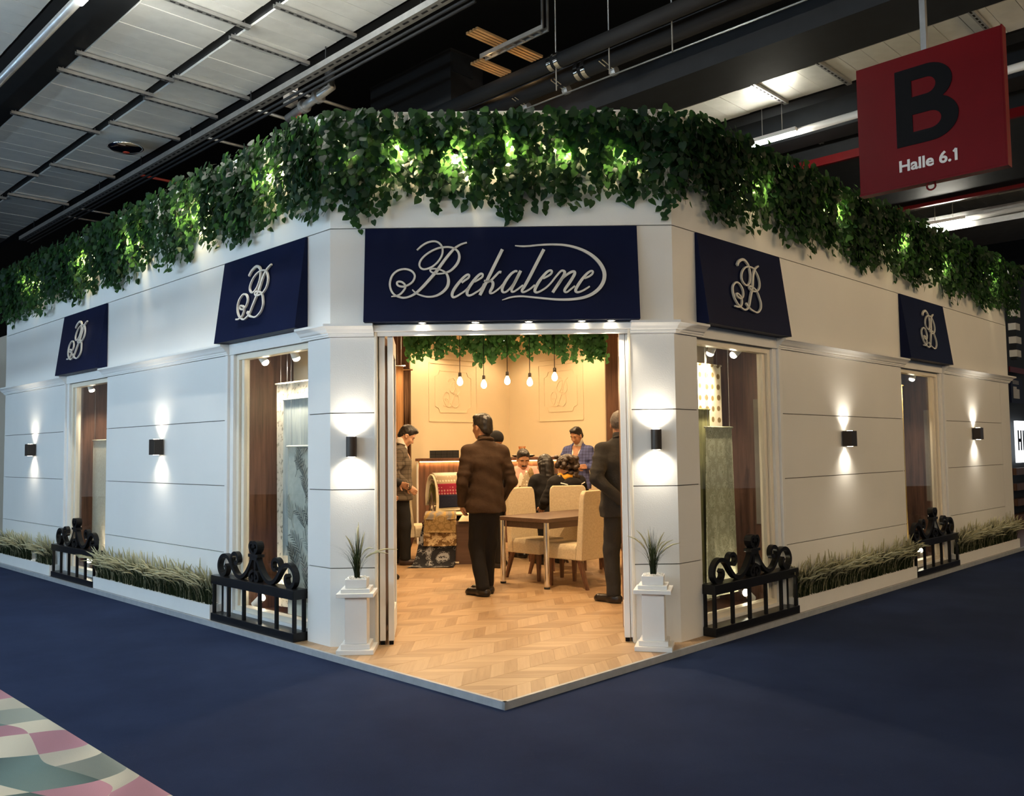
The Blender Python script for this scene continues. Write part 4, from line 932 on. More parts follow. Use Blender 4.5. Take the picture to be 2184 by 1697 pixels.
# ================================================================ tables and chairs
def rotz(x, y, deg): return Matrix.Translation((x, y, 0)) @ Matrix.Rotation(math.radians(deg), 4, 'Z')
def table(m, lx, ly, h, label):
    t = thing('table', label, 'table', m)
    MB().box(-.04, lx+.04, -.04, ly+.04, h-.040, h).build('table_top', 'tablewood', t, bevel=.003)
    MB().box(.03, lx-.03, .03, ly-.03, h-.11, h-.040).build('apron', 'tablewood', t)
    for x in (0, lx):
        for y in (0, ly):
            g = MB().lathe([(.029, .02), (.029, h-.041)], (x, y, 0), 18).build('leg', 'chrome', t, 'auto')
            MB().lathe([(.031, 0), (.031, .02), (.026, .022)], (x, y, 0), 14).build('foot_cap', 'rubber', g)
    return t
C0 = (.405, 2.505)
table(rotz(C0[0], C0[1], 45), 1.30, .63, .705, 'brown table with chrome legs at the front of the room')
table(rotz(.04, 5.08, 0), .80, .55, .70, 'back table where the seated people look at cloth')
def chair_parts(t):
    s = MB(); s.prism([(-.215, .285), (.215, .285), (.215, .40), (.19, .438), (-.19, .438), (-.215, .40)], -.16, .235, 'y')
    s.build('seat', 'beige', t, bevel=.012)
    b = MB(); V = []
    prof = [(-.155, .285), (-.240, .285), (-.285, .985), (-.230, .985)]
    outl = [(.215, .285), (.213, .90), (.205, .955), (.180, .985)]
    for side in (0, 1):
        for sx in (1, -1):
            pts = outl if sx > 0 else outl[::-1]
            for x, z in pts:
                f = (z-.285)/.70; y = (-.160 - .070*f) if side == 0 else (-.240 - .045*f); V.append((sx*x, y, z))
    n = 8; F = [tuple(range(n)), tuple(range(2*n-1, n-1, -1))] + [(i, i+n, (i+1) % n+n, (i+1) % n) for i in range(n)]
    b.add(V, F).build('backrest', 'beige', t, bevel=.010)
    for x, y, sx, sy in ((-.185, .20, 0, .0), (.185, .20, 0, 0), (-.185, -.19, 0, -.10), (.185, -.19, 0, -.10)):
        MB().add([(x-.022, y-.022, .29), (x+.022, y-.022, .29), (x+.022, y+.022, .29), (x-.022, y+.022, .29),
                  (x-.014, y+sy-.014, 0), (x+.014, y+sy-.014, 0), (x+.014, y+sy+.014, 0), (x-.014, y+sy+.014, 0)],
                 [(0, 1, 2, 3), (7, 6, 5, 4), (0, 4, 5, 1), (1, 5, 6, 2), (2, 6, 7, 3), (3, 7, 4, 0)]).build('leg', 'darkwood', t)
proto = None
for x, y, r, lab in ((.33, 3.30, -135, 'beige upholstered chair pushed in behind the front table'), (.730, 2.735, 45, 'beige upholstered chair at the right of the front table, back to the entrance'),
                     (.70, 4.10, 4, 'beige upholstered chair under the person with the mustard scarf'), (.54, 4.83, 70, 'beige upholstered chair under the person in the plain black top'),
                     (.22, 5.98, 180, 'beige upholstered chair under the person in the pink shirt'), (-1.13, 5.32, -68, 'beige upholstered chair behind the cloth display'),
                     (1.37, 3.92, 135, 'beige upholstered chair at the far right end of the front table')):
    if proto is None: proto = thing('upholstered_chair', lab, 'chair', rotz(x, y, r), 'beige upholstered chairs'); chair_parts(proto)
    else: c = copy_tree(proto); c.matrix_world = rotz(x, y, r); c['label'] = lab

# ================================================================ cloth display on a brown block
MT['oche'] = fabric('ochre_damask', [(0, (.20, .13, .05)), (.4, (.34, .24, .11)), (.6, (.27, .18, .08))], 11, 'damask')
MT['goldstripe'] = fabric('gold_and_grey_stripe', [(0, (.20, .18, .16)), (.45, (.42, .25, .06)), (.55, (.22, .20, .18)), (.8, (.36, .24, .08))], 3, 'wave')
MT['paisley'] = fabric('brown_paisley', [(0, (.14, .08, .03)), (.35, (.55, .42, .25)), (.55, (.18, .10, .04)), (.75, (.50, .38, .22))], 5, 'damask')
MT['blackdamask'] = fabric('black_and_grey_damask', [(0, (.020, .020, .024)), (.42, (.34, .35, .36)), (.52, (.025, .025, .03)), (.8, (.30, .31, .33))], 3.4, 'damask')
MT['whitecloth'] = fabric('cream_cloth', [(.4, (.70, .62, .44)), (.6, (.78, .70, .52))], 12, interp='LINEAR')
MT['tufted'] = fabric('cream_tufted_cloth', [(0, (.30, .22, .12)), (.10, (.66, .56, .36)), (.4, (.74, .64, .44))], 12, 'dots')
MT['redband'] = fabric('crimson_zigzag_band', [(0, (.40, .20, .18)), (.30, (.22, .015, .035)), (.8, (.30, .03, .05))], 24, 'dots')
MT['navyband'] = fabric('navy_zigzag_band', [(0, (.55, .52, .48)), (.36, (.012, .014, .03)), (.8, (.02, .025, .05))], 20, 'dots')
MT['sandband'] = fabric('sand_zigzag_band', [(0, (.62, .54, .40)), (.30, (.36, .28, .18)), (.8, (.42, .33, .22))], 24, 'dots')
t = thing('display_block', 'brown laminate block carrying the cloth samples', 'table', Matrix.Translation((-.60, 4.9, 0)))
MB().box(-.10, .55, -.38, .35, 0, .50).build('body', 'tablewood', t, bevel=.003)
MB().box(-.46, .57, -.36, .37, .50, .53).build('top', 'tablewood', t)
for y in (-.30, .31): MB().box(-.45, -.40, y-.025, y+.025, 0, .50).build('leg', 'tablewood', t)
def drape(path, w0, w1, mat_, name, parent, n=5, wob=.01, seed=0, dx1=0, th=.006):
    """cloth strip following a (y, z) path, width w0 to w1 along x"""
    rnd = random.Random(seed); c = catmull(path, n); m = len(c); NX = 16; V = []; F = []; ph = rnd.uniform(0, 6)
    for j, (y, z) in enumerate(c):
        t_ = j/(m-1); w = w0+(w1-w0)*t_
        for i in range(NX+1):
            s = i/NX; V.append(((s-.5)*w + dx1*t_, y + wob*math.sin(s*9+ph+t_*2)*(.3+t_), z + wob*.5*math.sin(s*7+ph)))
    n0 = len(V); V += [(x, y+th, z-th*.6) for x, y, z in V]; k = NX+1
    for j in range(m-1):
        for i in range(NX): q = (j*k+i, j*k+i+1, (j+1)*k+i+1, (j+1)*k+i); F.append(q[::-1]); F.append(tuple(a+n0 for a in q))
    for j in range(m-1):
        for i in (0, NX): a, b_ = j*k+i, (j+1)*k+i; F.append((a, b_, b_+n0, a+n0))
    for i in range(NX): F.append((i, i+1, i+1+n0, i+n0)); a = (m-1)*k+i; F.append((a, a+1, a+1+n0, a+n0))
    return MB().add(V, F).build(name, mat_, parent, True)
t = thing('cloth_samples', 'stepped cloth samples falling over the block down to the floor', 'fabric', Matrix.Translation((-.83, 4.52, 0)))
drape([(.20, .645), (.06, .65), (-.035, .625), (-.05, .56)], .37, .38, 'goldstripe', 'cloth_layer', t, seed=1)
drape([(.14, .63), (-.02, .62), (-.055, .54), (-.06, .40)], .38, .39, 'oche', 'cloth_layer', t, seed=2, wob=.006, th=.004)
drape([(.10, .60), (.00, .585), (-.035, .48), (-.045, .235)], .40, .41, 'paisley', 'cloth_layer', t, seed=3, wob=.006, th=.004)
drape([(.05, .545), (.01, .42), (-.01, .25), (-.06, .08), (-.16, .012), (-.30, .010)], .40, .56, 'blackdamask', 'cloth_layer', t, seed=4, wob=.008, dx1=-.10, th=.004)
drape([(.07, .50), (.04, .30), (.02, .12), (-.02, .02)], .46, .46, 'whitecloth', 'cloth_layer', t, seed=5, dx1=.0, th=.004)
t = thing('folded_cloth', 'bright cream cloth spread over the block behind the samples', 'fabric', Matrix.Translation((-.60, 4.92, .535)))
drape([(.33, .16), (.18, .10), (.0, .075), (-.20, .085), (-.30, .07)], .80, .86, 'whitecloth', 'cloth', t, seed=6, wob=.016, th=.03)
drape([(.30, .19), (.14, .135), (.02, .12)], .70, .62, 'linen', 'cloth', t, seed=7, wob=.02, th=.02)
t = thing('tufted_cushion', 'cream tufted cushion at the right front edge of the block', 'cushion', Matrix.Translation((-.38, 4.56, .535)))
b = MB(); n = 12
for j in range(n+1):
    for i in range(n+1):
        x, y = i/n*2-1, j/n*2-1; e = max(0, (1-x**4)*(1-y**4))**.35
        b.v.append((x*.22, y*.13, .002+.075*e*(1-.15*math.cos(x*9)*math.cos(y*7))))
b.f = [(j*(n+1)+i, j*(n+1)+i+1, (j+1)*(n+1)+i+1, (j+1)*(n+1)+i) for j in range(n) for i in range(n)]
b.add([(-.22, -.13, 0), (.22, -.13, 0), (.22, .13, 0), (-.22, .13, 0)], [(3, 2, 1, 0)])
b.build('pad', 'tufted', t, True)
# arched rack with zigzag bands
t = thing('sample_arch', 'arched rack of zigzag cloth bands in sand crimson and navy', 'fabric rack', Matrix.Translation((-.82, 5.12, .56)) @ Matrix.Rotation(math.radians(32), 4, 'Z'))
def arc(r, a0, a1, x0, x1, mat_, name, th=.008):
    b = MB(); n = 10
    for i in range(n+1):
        a = a0+(a1-a0)*i/n
        b.v += [(x0, -r*math.cos(a)*.62, .22+r*math.sin(a)*1.25), (x1, -r*math.cos(a)*.62, .22+r*math.sin(a)*1.25), (x0, -(r-th)*math.cos(a)*.62, .22+(r-th)*math.sin(a)*1.25), (x1, -(r-th)*math.cos(a)*.62, .22+(r-th)*math.sin(a)*1.25)]
    for i in range(n):
        o = 4*i; b.f += [(o, o+1, o+5, o+4), (o+2, o+6, o+7, o+3), (o, o+4, o+6, o+2), (o+1, o+3, o+7, o+5)]
    b.f += [(0, 2, 3, 1), (4*n, 4*n+1, 4*n+3, 4*n+2)]
    b.build(name, mat_, t, True)
D = math.radians
arc(.262, D(-52), D(195), -.20, .20, 'whitecloth', 'arch_sheet')
arc(.274, D(62), D(92), -.175, .20, 'linen', 'cloth_band'); arc(.274, D(36), D(62), -.175, .20, 'sandband', 'cloth_band')
arc(.276, D(10), D(36), -.170, .20, 'redband', 'cloth_band'); arc(.278, D(-18), D(10), -.165, .20, 'navyband', 'cloth_band')
arc(.215, D(-30), D(190), -.185, .185, 'toile', 'inner_sheet'); arc(.17, D(-20), D(190), -.18, .18, 'olive', 'inner_sheet')
for sx in (-.19, .19): MB().tube([(sx, -.10, -.03), (sx, 0, .30), (sx, .10, -.03)], .010, 6).build('rack_leg', 'tablewood', t)

# heap of cloth on the back table
def heap(name, label, x, y, z, rx, ry, h, mats, seed):
    t = thing(name, label, 'fabric', Matrix.Translation((x, y, z))); rnd = random.Random(seed)
    for k, mt_ in enumerate(mats):
        b = MB(); n = 26; cx, cy = rnd.uniform(-.3, .3)*rx, rnd.uniform(-.25, .25)*ry; ph = [rnd.uniform(0, 6) for _ in range(6)]; sx, sy = rx*rnd.uniform(.55, .8), ry*rnd.uniform(.55, .85)
        for j in range(n+1):
            for i in range(n+1):
                u_, v_ = i/n*2-1, j/n*2-1; r2 = max(abs(u_), abs(v_)); g = math.exp(-2.2*(u_*u_+v_*v_))
                zz = h*rnd.uniform(.97, 1.03)*(.75+.35*k/len(mats))*g*(1+.45*math.sin(u_*5+v_*3+ph[0])+.35*math.sin(v_*7-u_*4+ph[1])) + .012*(1+math.sin(u_*9+ph[2])*math.sin(v_*8+ph[3])) + .004*k
                b.v.append((cx+u_*sx*(1+.15*math.sin(v_*4+ph[4])), cy+v_*sy*(1+.15*math.sin(u_*4+ph[5])), max(zz, .002)*(1-.9*max(0, r2-.9)*10*.9 if r2 > .9 else 1)+.002))
        b.f = [(j*(n+1)+i, j*(n+1)+i+1, (j+1)*(n+1)+i+1, (j+1)*(n+1)+i) for j in range(n) for i in range(n)]
        ob = b.build('cloth_fold', mt_, t, True); m_ = ob.modifiers.new('thickness', 'SOLIDIFY'); m_.thickness = .004; m_.offset = 1
heap('cloth_heap', 'crumpled brown and cream cloths heaped on the back table', .26, 5.26, .701, .26, .20, .26, ['whitecloth', 'paisley', 'linen', 'oche', 'sandband'], 11)
o = MB().box(-.10, .10, -.07, .07, 0, .02).build('notebook', 'bluecup', None, bevel=.002); o.matrix_world = rotz(.16, 5.12, 20) @ Matrix.Translation((0, 0, .701)); tag(o, 'grey blue notebook at the left of the back table', 'notebook')
# long cloths hanging at the left side
MT['tan'] = fabric('tan_curtain', [(.4, (.42, .22, .10)), (.6, (.52, .29, .13))], 10, sc=(3, 1, .2), interp='LINEAR')
MT['umber'] = fabric('umber_curtain', [(.4, (.10, .055, .03)), (.6, (.16, .09, .05))], 10, sc=(3, 1, .2), interp='LINEAR')
for x, y, w_, mt_, lab in ((-1.62, 6.1, .30, 'tan', 'long tan cloth hanging by the left door'), (-1.54, 6.7, .22, 'umber', 'long umber cloth hanging beside the tan cloth')):
    t = thing('hanging_cloth', lab, 'fabric', Matrix.Translation((x, y, 2.62)))
    sheet(w_, 2.5, 3, .03, seed=int(w_*100)).build('cloth', mt_, t, True)
    MB().tube([(-w_/2-.03, 0, .012), (w_/2+.03, 0, .012)], .012, 8).build('rod', 'chrome', t)
    for sx in (-1, 1): MB().tube([(sx*w_*.4, 0, .012), (sx*w_*.4, 0, HR-2.62)], .002, 4).build('wire', 'steel', t)
# ================================================================ people: smooth solids turned into one skin each
class Vox:
    """distance field on a grid; shapes are blended in, then a surface is pulled out of it"""
    def __init__(s, lo, hi, h):
        s.h = h; s.lo = np.array(lo, np.float32); s.n = np.ceil((np.array(hi)-s.lo)/h).astype(int)+1
        s.f = np.full(s.n, .3, np.float32); s.ax = [s.lo[i]+h*np.arange(s.n[i], dtype=np.float32) for i in range(3)]
    def blk(s, lo, hi):
        a = np.clip(np.floor((np.array(lo)-s.lo)/s.h).astype(int), 0, s.n-1); b = np.clip(np.ceil((np.array(hi)-s.lo)/s.h).astype(int)+1, 1, s.n)
        sl = tuple(slice(int(i), int(max(j, i+1))) for i, j in zip(a, b))
        X, Y, Z = np.meshgrid(*[s.ax[i][sl[i]] for i in range(3)], indexing='ij', sparse=True); return sl, X, Y, Z
    def put(s, sl, d, k):
        f = s.f[sl]
        if k > 0:
            hh = np.clip(.5+.5*(f-d)/k, 0, 1); s.f[sl] = f*(1-hh)+d*hh - k*hh*(1-hh)
        else: s.f[sl] = np.minimum(f, d)
    def cap(s, a, b, ra, rb, k=.02):
        a, b = np.array(a, float), np.array(b, float); m = max(ra, rb)+k+.03
        sl, X, Y, Z = s.blk(np.minimum(a, b)-m, np.maximum(a, b)+m); ba = b-a; L = max(float(ba@ba), 1e-9)
        t = np.clip(((X-a[0])*ba[0]+(Y-a[1])*ba[1]+(Z-a[2])*ba[2])/L, 0, 1)
        d = np.sqrt((X-a[0]-t*ba[0])**2+(Y-a[1]-t*ba[1])**2+(Z-a[2]-t*ba[2])**2)-(ra+(rb-ra)*t); s.put(sl, d.astype(np.float32), k); return s
    def ell(s, c, r, k=.02, R=None, cut=False):
        c, r = np.array(c, float), np.array(r, float); m = r.max()+k+.03
        sl, X, Y, Z = s.blk(c-m, c+m); x, y, z = X-c[0], Y-c[1], Z-c[2]
        if R is not None: x, y, z = (R[0, 0]*x+R[1, 0]*y+R[2, 0]*z, R[0, 1]*x+R[1, 1]*y+R[2, 1]*z, R[0, 2]*x+R[1, 2]*y+R[2, 2]*z)
        k0 = np.sqrt((x/r[0])**2+(y/r[1])**2+(z/r[2])**2)+1e-6; k1 = np.sqrt((x/r[0]**2)**2+(y/r[1]**2)**2+(z/r[2]**2)**2)+1e-6
        d = (k0*(k0-1)/k1).astype(np.float32)
        if cut: s.f[sl] = np.maximum(s.f[sl], -d)
        else: s.put(sl, d, k)
        return s
    def loft(s, rows, k=.02, cutlo=True, cuthi=True):
        """rows of (z, cx, cy, rx, ry): an elliptic trunk with flat ends"""
        R = np.array(rows, np.float32); z0, z1 = R[0, 0], R[-1, 0]; m = .05+k
        lo = [(R[:, 1]-R[:, 3]).min()-m, (R[:, 2]-R[:, 4]).min()-m, z0-m]; hi = [(R[:, 1]+R[:, 3]).max()+m, (R[:, 2]+R[:, 4]).max()+m, z1+m]
        sl, X, Y, Z = s.blk(lo, hi); zz = s.ax[2][sl[2]]
        cx, cy, rx, ry = [np.interp(zz, R[:, 0], R[:, i])[None, None, :] for i in (1, 2, 3, 4)]
        x, y = (X-cx)/rx, (Y-cy)/ry; q = (np.abs(x)**2.4+np.abs(y)**2.4)**(1/2.4); d = (q-1)*np.minimum(rx, ry)
        d = np.maximum(d, np.maximum(z0-Z, Z-z1)); s.put(sl, d.astype(np.float32), k); return s
    def keep_below(s, z): s.f = np.maximum(s.f, (s.ax[2]-z)[None, None, :]); return s
    def keep_above(s, z): s.f = np.maximum(s.f, (z-s.ax[2])[None, None, :]); return s
    def half(s, p, n):
        """keep the side the normal points away from"""
        n = np.array(n, float); n /= np.linalg.norm(n); X, Y, Z = np.meshgrid(*s.ax, indexing='ij', sparse=True)
        s.f = np.maximum(s.f, ((X-p[0])*n[0]+(Y-p[1])*n[1]+(Z-p[2])*n[2]).astype(np.float32)); return s
    def surface(s):
        f = s.f; f[0], f[-1], f[:, 0], f[:, -1], f[:, :, 0], f[:, :, -1] = [.1]*6
        ins = f < 0; n = np.array(f.shape)-1
        c = np.zeros(n, np.int8)
        for i in (0, 1):
            for j in (0, 1):
                for k in (0, 1): c += ins[i:n[0]+i, j:n[1]+j, k:n[2]+k]
        act = (c > 0) & (c < 8); idx = -np.ones(n, np.int64); ijk = np.argwhere(act); idx[act] = np.arange(len(ijk))
        P = np.zeros((len(ijk), 3)); W = np.zeros(len(ijk)); crn = [(i, j, k) for i in (0, 1) for j in (0, 1) for k in (0, 1)]
        val = {q: f[ijk[:, 0]+q[0], ijk[:, 1]+q[1], ijk[:, 2]+q[2]] for q in crn}
        for q in crn:
            for ax in range(3):
                if q[ax] == 0:
                    r = list(q); r[ax] = 1; r = tuple(r); a, b = val[q], val[r]; m = (a < 0) != (b < 0)
                    t = np.where(m, a/np.where(m, a-b, 1), 0); pt = np.tile(np.array(q, float), (len(a), 1)); pt[:, ax] += t
                    P[m] += pt[m]; W[m] += 1
        V = s.lo + s.h*(ijk + P/W[:, None])
        Q = []
        for ax in range(3):
            sh = [slice(1, -1)]*3; a = [slice(None)]*3
            lo_, hi_ = [slice(1, -1)]*3, [slice(1, -1)]*3; lo_[ax] = slice(0, -1); hi_[ax] = slice(1, None)
            A_, B_ = ins[tuple(lo_)], ins[tuple(hi_)]; e = np.argwhere(A_ != B_)
            o = np.array([1, 1, 1]); o[ax] = 0; e2 = e+o; flip = ~A_[tuple(e.T)]
            u, v = [(1, 2), (2, 0), (0, 1)][ax]
            d = np.zeros((4, 3), int); d[1, u] = -1; d[2, u] = -1; d[2, v] = -1; d[3, v] = -1
            q = np.stack([idx[tuple((e2+dd).T)] for dd in d], 1); q[flip] = q[flip][:, ::-1]; Q.append(q)
        Q = np.concatenate(Q); return V, Q[(Q >= 0).all(1)]
    def build(s, name, mat_, parent=None):
        V, Q = s.surface(); me = bpy.data.meshes.new(name)
        me.vertices.add(len(V)); me.vertices.foreach_set('co', V.astype(np.float32).ravel())
        me.loops.add(len(Q)*4); me.loops.foreach_set('vertex_index', Q.astype(np.int32).ravel())
        me.polygons.add(len(Q)); me.polygons.foreach_set('loop_start', np.arange(0, len(Q)*4, 4, dtype=np.int32))
        me.polygons.foreach_set('loop_total', np.full(len(Q), 4, np.int32)); me.update(calc_edges=True); me.validate()
        me.polygons.foreach_set('use_smooth', [True]*len(me.polygons)); me.materials.append(MT[mat_])
        o = bpy.data.objects.new(name, me); COL.objects.link(o)
        if parent is not None: o.parent = parent
        return o
def skin_mat(name, c):
    m, nt, b = new_mat(name); f = noise(nt, coords(nt), 25, 4); r = ramp(nt, [(.3, tuple(x*.88 for x in c)), (.7, tuple(min(1, x*1.08) for x in c))])
    lk(nt, f, r.inputs[0]); lk(nt, r.outputs[0], b.inputs['Base Color']); b.inputs['Roughness'].default_value = .5
    b.inputs['Subsurface Weight'].default_value = .08; b.inputs['Subsurface Radius'].default_value = (.01, .004, .002); return m
def cloth_mat(name, c, scale=300, var=.25, check=None):
    m, nt, b = new_mat(name); v = coords(nt); f = noise(nt, v, scale, 2); r = ramp(nt, [(.3, tuple(x*(1-var) for x in c)), (.7, tuple(x*(1+var) for x in c))]); lk(nt, f, r.inputs[0]); colr = r.outputs[0]
    if check:
        for ax in ('X', 'Z'):
            w = nd(nt, 'ShaderNodeTexWave'); w.bands_direction = ax; w.inputs['Scale'].default_value = check; lk(nt, v, w.inputs['Vector'])
            rr = ramp(nt, [(.86, (1, 1, 1)), (.95, (.62, .60, .58))]); lk(nt, w.outputs['Fac'], rr.inputs[0])
            mx = nd(nt, 'ShaderNodeMixRGB', blend_type='MULTIPLY'); mx.inputs[0].default_value = 1; lk(nt, colr, mx.inputs[1]); lk(nt, rr.outputs[0], mx.inputs[2]); colr = mx.outputs[0]
    lk(nt, colr, b.inputs['Base Color']); b.inputs['Roughness'].default_value = .85; b.inputs['Specular IOR Level'].default_value = .25
    g = noise(nt, v, 9, 4, .6); bump(nt, b, g, .35, .03); return m
MT['skin'] = skin_mat('skin', (.46, .235, .13)); MT['skin_light'] = skin_mat('skin_fair', (.58, .33, .21)); MT['skin_dark'] = skin_mat('skin_deep', (.30, .145, .080))
MT['hair'] = plain('black_hair', (.010, .008, .007), .38, var=.4, vscale=60, bmp=.5, bscale=140); MT['hair_brown'] = plain('dark_brown_hair', (.035, .020, .012), .42, var=.4, vscale=60, bmp=.6, bscale=120)
MT['hair_grey'] = plain('cropped_grey_hair', (.09, .075, .065), .6, var=.3, vscale=80)
MT['c_brown'] = cloth_mat('brown_corduroy', (.050, .028, .015)); MT['c_black'] = cloth_mat('black_wool', (.012, .011, .011)); MT['c_char'] = cloth_mat('charcoal_wool', (.028, .026, .023))
MT['c_check'] = cloth_mat('grey_checked_tweed', (.115, .092, .068), check=6); MT['c_blue'] = cloth_mat('blue_checked_wool', (.105, .125, .30), check=7); MT['c_pink'] = cloth_mat('pale_pink_cotton', (.66, .40, .33), var=.06)
MT['c_white'] = cloth_mat('white_shirt_cotton', (.74, .70, .62), var=.04); MT['c_yellow'] = cloth_mat('mustard_knit', (.62, .30, .03)); MT['c_navy'] = cloth_mat('dark_navy_wool', (.014, .016, .026))
MT['shoe'] = plain('black_leather', (.012, .009, .008), .28); MT['shoe_brown'] = plain('dark_brown_leather', (.035, .016, .010), .32); MT['eyewhite'] = plain('eye', (.55, .50, .45), .3); MT['lip'] = plain('lips', (.36, .12, .085), .5)
def hand(vx, w, dirv, palm_n, r=1.0, curl=.5, side=1):
    """palm, four fingers of unequal length bent twice, thumb from the side of the palm near its base"""
    w = Vector(w); d = Vector(dirv).normalized(); n = Vector(palm_n); n = (n - d*n.dot(d)).normalized(); s = d.cross(n)*side
    c1 = w + d*.045*r
    for q in (-.020, -.007, .007, .020): vx.cap(w + d*.005 + s*q*.7*r, w + d*.078*r + s*q*1.1*r, .014*r, .0125*r, .010)
    for q, l in ((-.029, .060), (-.010, .075), (.010, .080), (.029, .070)):
        p0 = w + d*.080*r + s*q*r; a1 = .55*curl; a2 = 1.4*curl; a3 = 2.1*curl
        p1 = p0 + (d*math.cos(a1) + n*math.sin(a1))*l*.45*r; p2 = p1 + (d*math.cos(a2) + n*math.sin(a2))*l*.32*r; p3 = p2 + (d*math.cos(a3) + n*math.sin(a3))*l*.26*r
        vx.cap(p0 - d*.012, p1, .0098*r, .0090*r, .004); vx.cap(p1, p2, .0090*r, .0084*r, .003); vx.cap(p2, p3, .0084*r, .0072*r, .003)
    t0 = w + d*.020*r + s*.026*r; t1 = t0 + (d*.75 + s*.75 + n*.35).normalized()*.042*r; t2 = t1 + (d*.9 + s*.15 + n*.5).normalized()*.032*r
    vx.cap(t0, t1, .0135*r, .0105*r, .008); vx.cap(t1, t2, .0105*r, .0085*r, .003)
def person(label, loc, rot, P, top='c_black', legs='c_black', shoes='shoe', skin='skin', hair='hair', style='short', shirt=None, h=.0075, hem=.78, sc=1.0, seated=False, coat=1.0,
           extras=None, hide_face=False, mous=False, hands=(True, True), vent=False):
    """P holds joints in a frame where the person faces +y. The body is one skin; clothes, hair and face details are its children."""
    J = dict(hipL=(-.09, 0, .90), hipR=(.09, 0, .90), kneeL=(-.10, .03, .49), kneeR=(.10, .03, .49), ankL=(-.10, -.01, .09), ankR=(.10, -.01, .09), toeL=(-.13, .17, .03), toeR=(.13, .17, .03),
             shL=(-.185, -.01, 1.385), shR=(.185, -.01, 1.385), elL=(-.245, -.03, 1.135), elR=(.245, -.03, 1.135), wrL=(-.245, .05, .885), wrR=(.245, .05, .885), neck=(0, -.015, 1.47), head=(0, .03, 1.630),
             hyaw=0, hpitch=0, hroll=0, hdL=None, hdR=None, pnL=(1, 0, 0), pnR=(-1, 0, 0), curl=.45, pel=(0, 0, .95), chest=(0, 0, 1.28))
    J.update(P); V3 = lambda k: np.array(J[k], float)
    pts = np.array([V3(k) for k in J if isinstance(J[k], tuple) and not k.startswith('pn') and not k.startswith('hd')]); lo, hi = pts.min(0)-.24, pts.max(0)+.24; lo[2] = max(lo[2], -.005-.02)
    Rh = np.array((Matrix.Rotation(J['hyaw'], 3, 'Z') @ Matrix.Rotation(J['hpitch'], 3, 'X') @ Matrix.Rotation(J['hroll'], 3, 'Y')).to_3x3())
    hc = V3('head'); H = lambda p: hc + Rh @ np.array(p, float)
    pel, ch, nk = V3('pel'), V3('chest'), V3('neck')
    sm = (V3('shL')+V3('shR'))/2
    # ---- body: one continuous surface
    b = Vox(lo, hi, h)
    b.cap(pel, ch, .105, .115, .05); b.cap(ch, sm*.7+nk*.3, .115, .085, .05); b.cap(V3('shL'), V3('shR'), .058, .058, .05)
    b.cap(nk - np.array([0, .005, .03]), H((0, -.020, -.075)), .062, .060, .03)
    for s in 'LR':
        b.cap(V3('sh'+s), V3('el'+s), .050, .040, .03); b.cap(V3('el'+s), V3('wr'+s), .040, .026, .015)
        b.cap(pel*.4+V3('hip'+s)*.6, V3('knee'+s), .080, .052, .04); b.cap(V3('knee'+s), V3('ank'+s), .052, .036, .02); tv = (V3('toe'+s)-V3('ank'+s))*[1, 1, 0]; b.cap(V3('ank'+s)-np.array([0, 0, .03]), V3('ank'+s)*[1, 1, 0]+tv/np.linalg.norm(tv)*.13+np.array([0, 0, .03]), .032, .022, .02)
        i = 0 if s == 'L' else 1
        if hands[i]:
            d = J['hd'+s] if J['hd'+s] is not None else tuple(V3('wr'+s)-V3('el'+s)); hand(b, J['wr'+s], d, J['pn'+s], 1.0, J['curl'], 1 if s == 'L' else -1)
    # head: skull, jaw, brow, nose, cheeks, lips, chin, ears, eye hollows
    b.ell(H((0, -.012, .030)), (.080, .100, .096), .03, Rh); b.ell(H((0, .030, -.052)), (.055, .062, .066), .03, Rh); b.ell(H((0, .062, -.098)), (.024, .020, .020), .02, Rh)
    b.cap(H((-.036, .074, .022)), H((.036, .074, .022)), .014, .014, .02); b.cap(H((0, .080, .008)), H((0, .103, -.036)), .010, .0145, .010)
    for s in (-1, 1):
        b.ell(H((s*.036, .064, -.030)), (.024, .022, .024), .02, Rh); b.ell(H((s*.013, .090, -.040)), (.010, .011, .008), .006, Rh)
        b.ell(H((s*.033, .094, .000)), (.020, .018, .012), 0, Rh, True); b.ell(H((s*.033, .074, .000)), (.014, .012, .012), .003, Rh)
        b.ell(H((s*.079, -.004, -.010)), (.010, .022, .032), .008, Rh); b.ell(H((s*.084, .004, -.008)), (.006, .011, .018), 0, Rh, True)
    b.cap(H((-.017, .082, -.067)), H((.017, .082, -.067)), .0085, .0085, .008); b.ell(H((0, .0935, -.067)), (.020, .004, .0022), 0, Rh, True)
    body = b.build('person', skin); tag(body, label, 'person'); body.matrix_world = Matrix.Translation(loc) @ Matrix.Rotation(rot, 4, 'Z') @ Matrix.Scale(sc, 4)
    # ---- trousers
    hb = h*1.35
    t = Vox(lo, hi, hb)
    for s in 'LR':
        t.cap(pel*.35+V3('hip'+s)*.65, V3('knee'+s), .105, .076, .04); a = V3('ank'+s)+np.array([0, -.005, .0]); t.cap(V3('knee'+s), a + (0 if not seated else np.array([0, 0, .05])), .076, .066, .03)
    t.cap(pel+np.array([-.05, 0, .02]), pel+np.array([.05, 0, .02]), .118, .118, .04); t.keep_above(.062 if not seated else .10)
    X, Y, Z = np.meshgrid(*t.ax, indexing='ij', sparse=True); t.f = t.f + (.004*np.sin(26*Z+15*X)*np.sin(19*Y+8*Z)).astype(np.float32)
    t.build('trousers', legs, body)
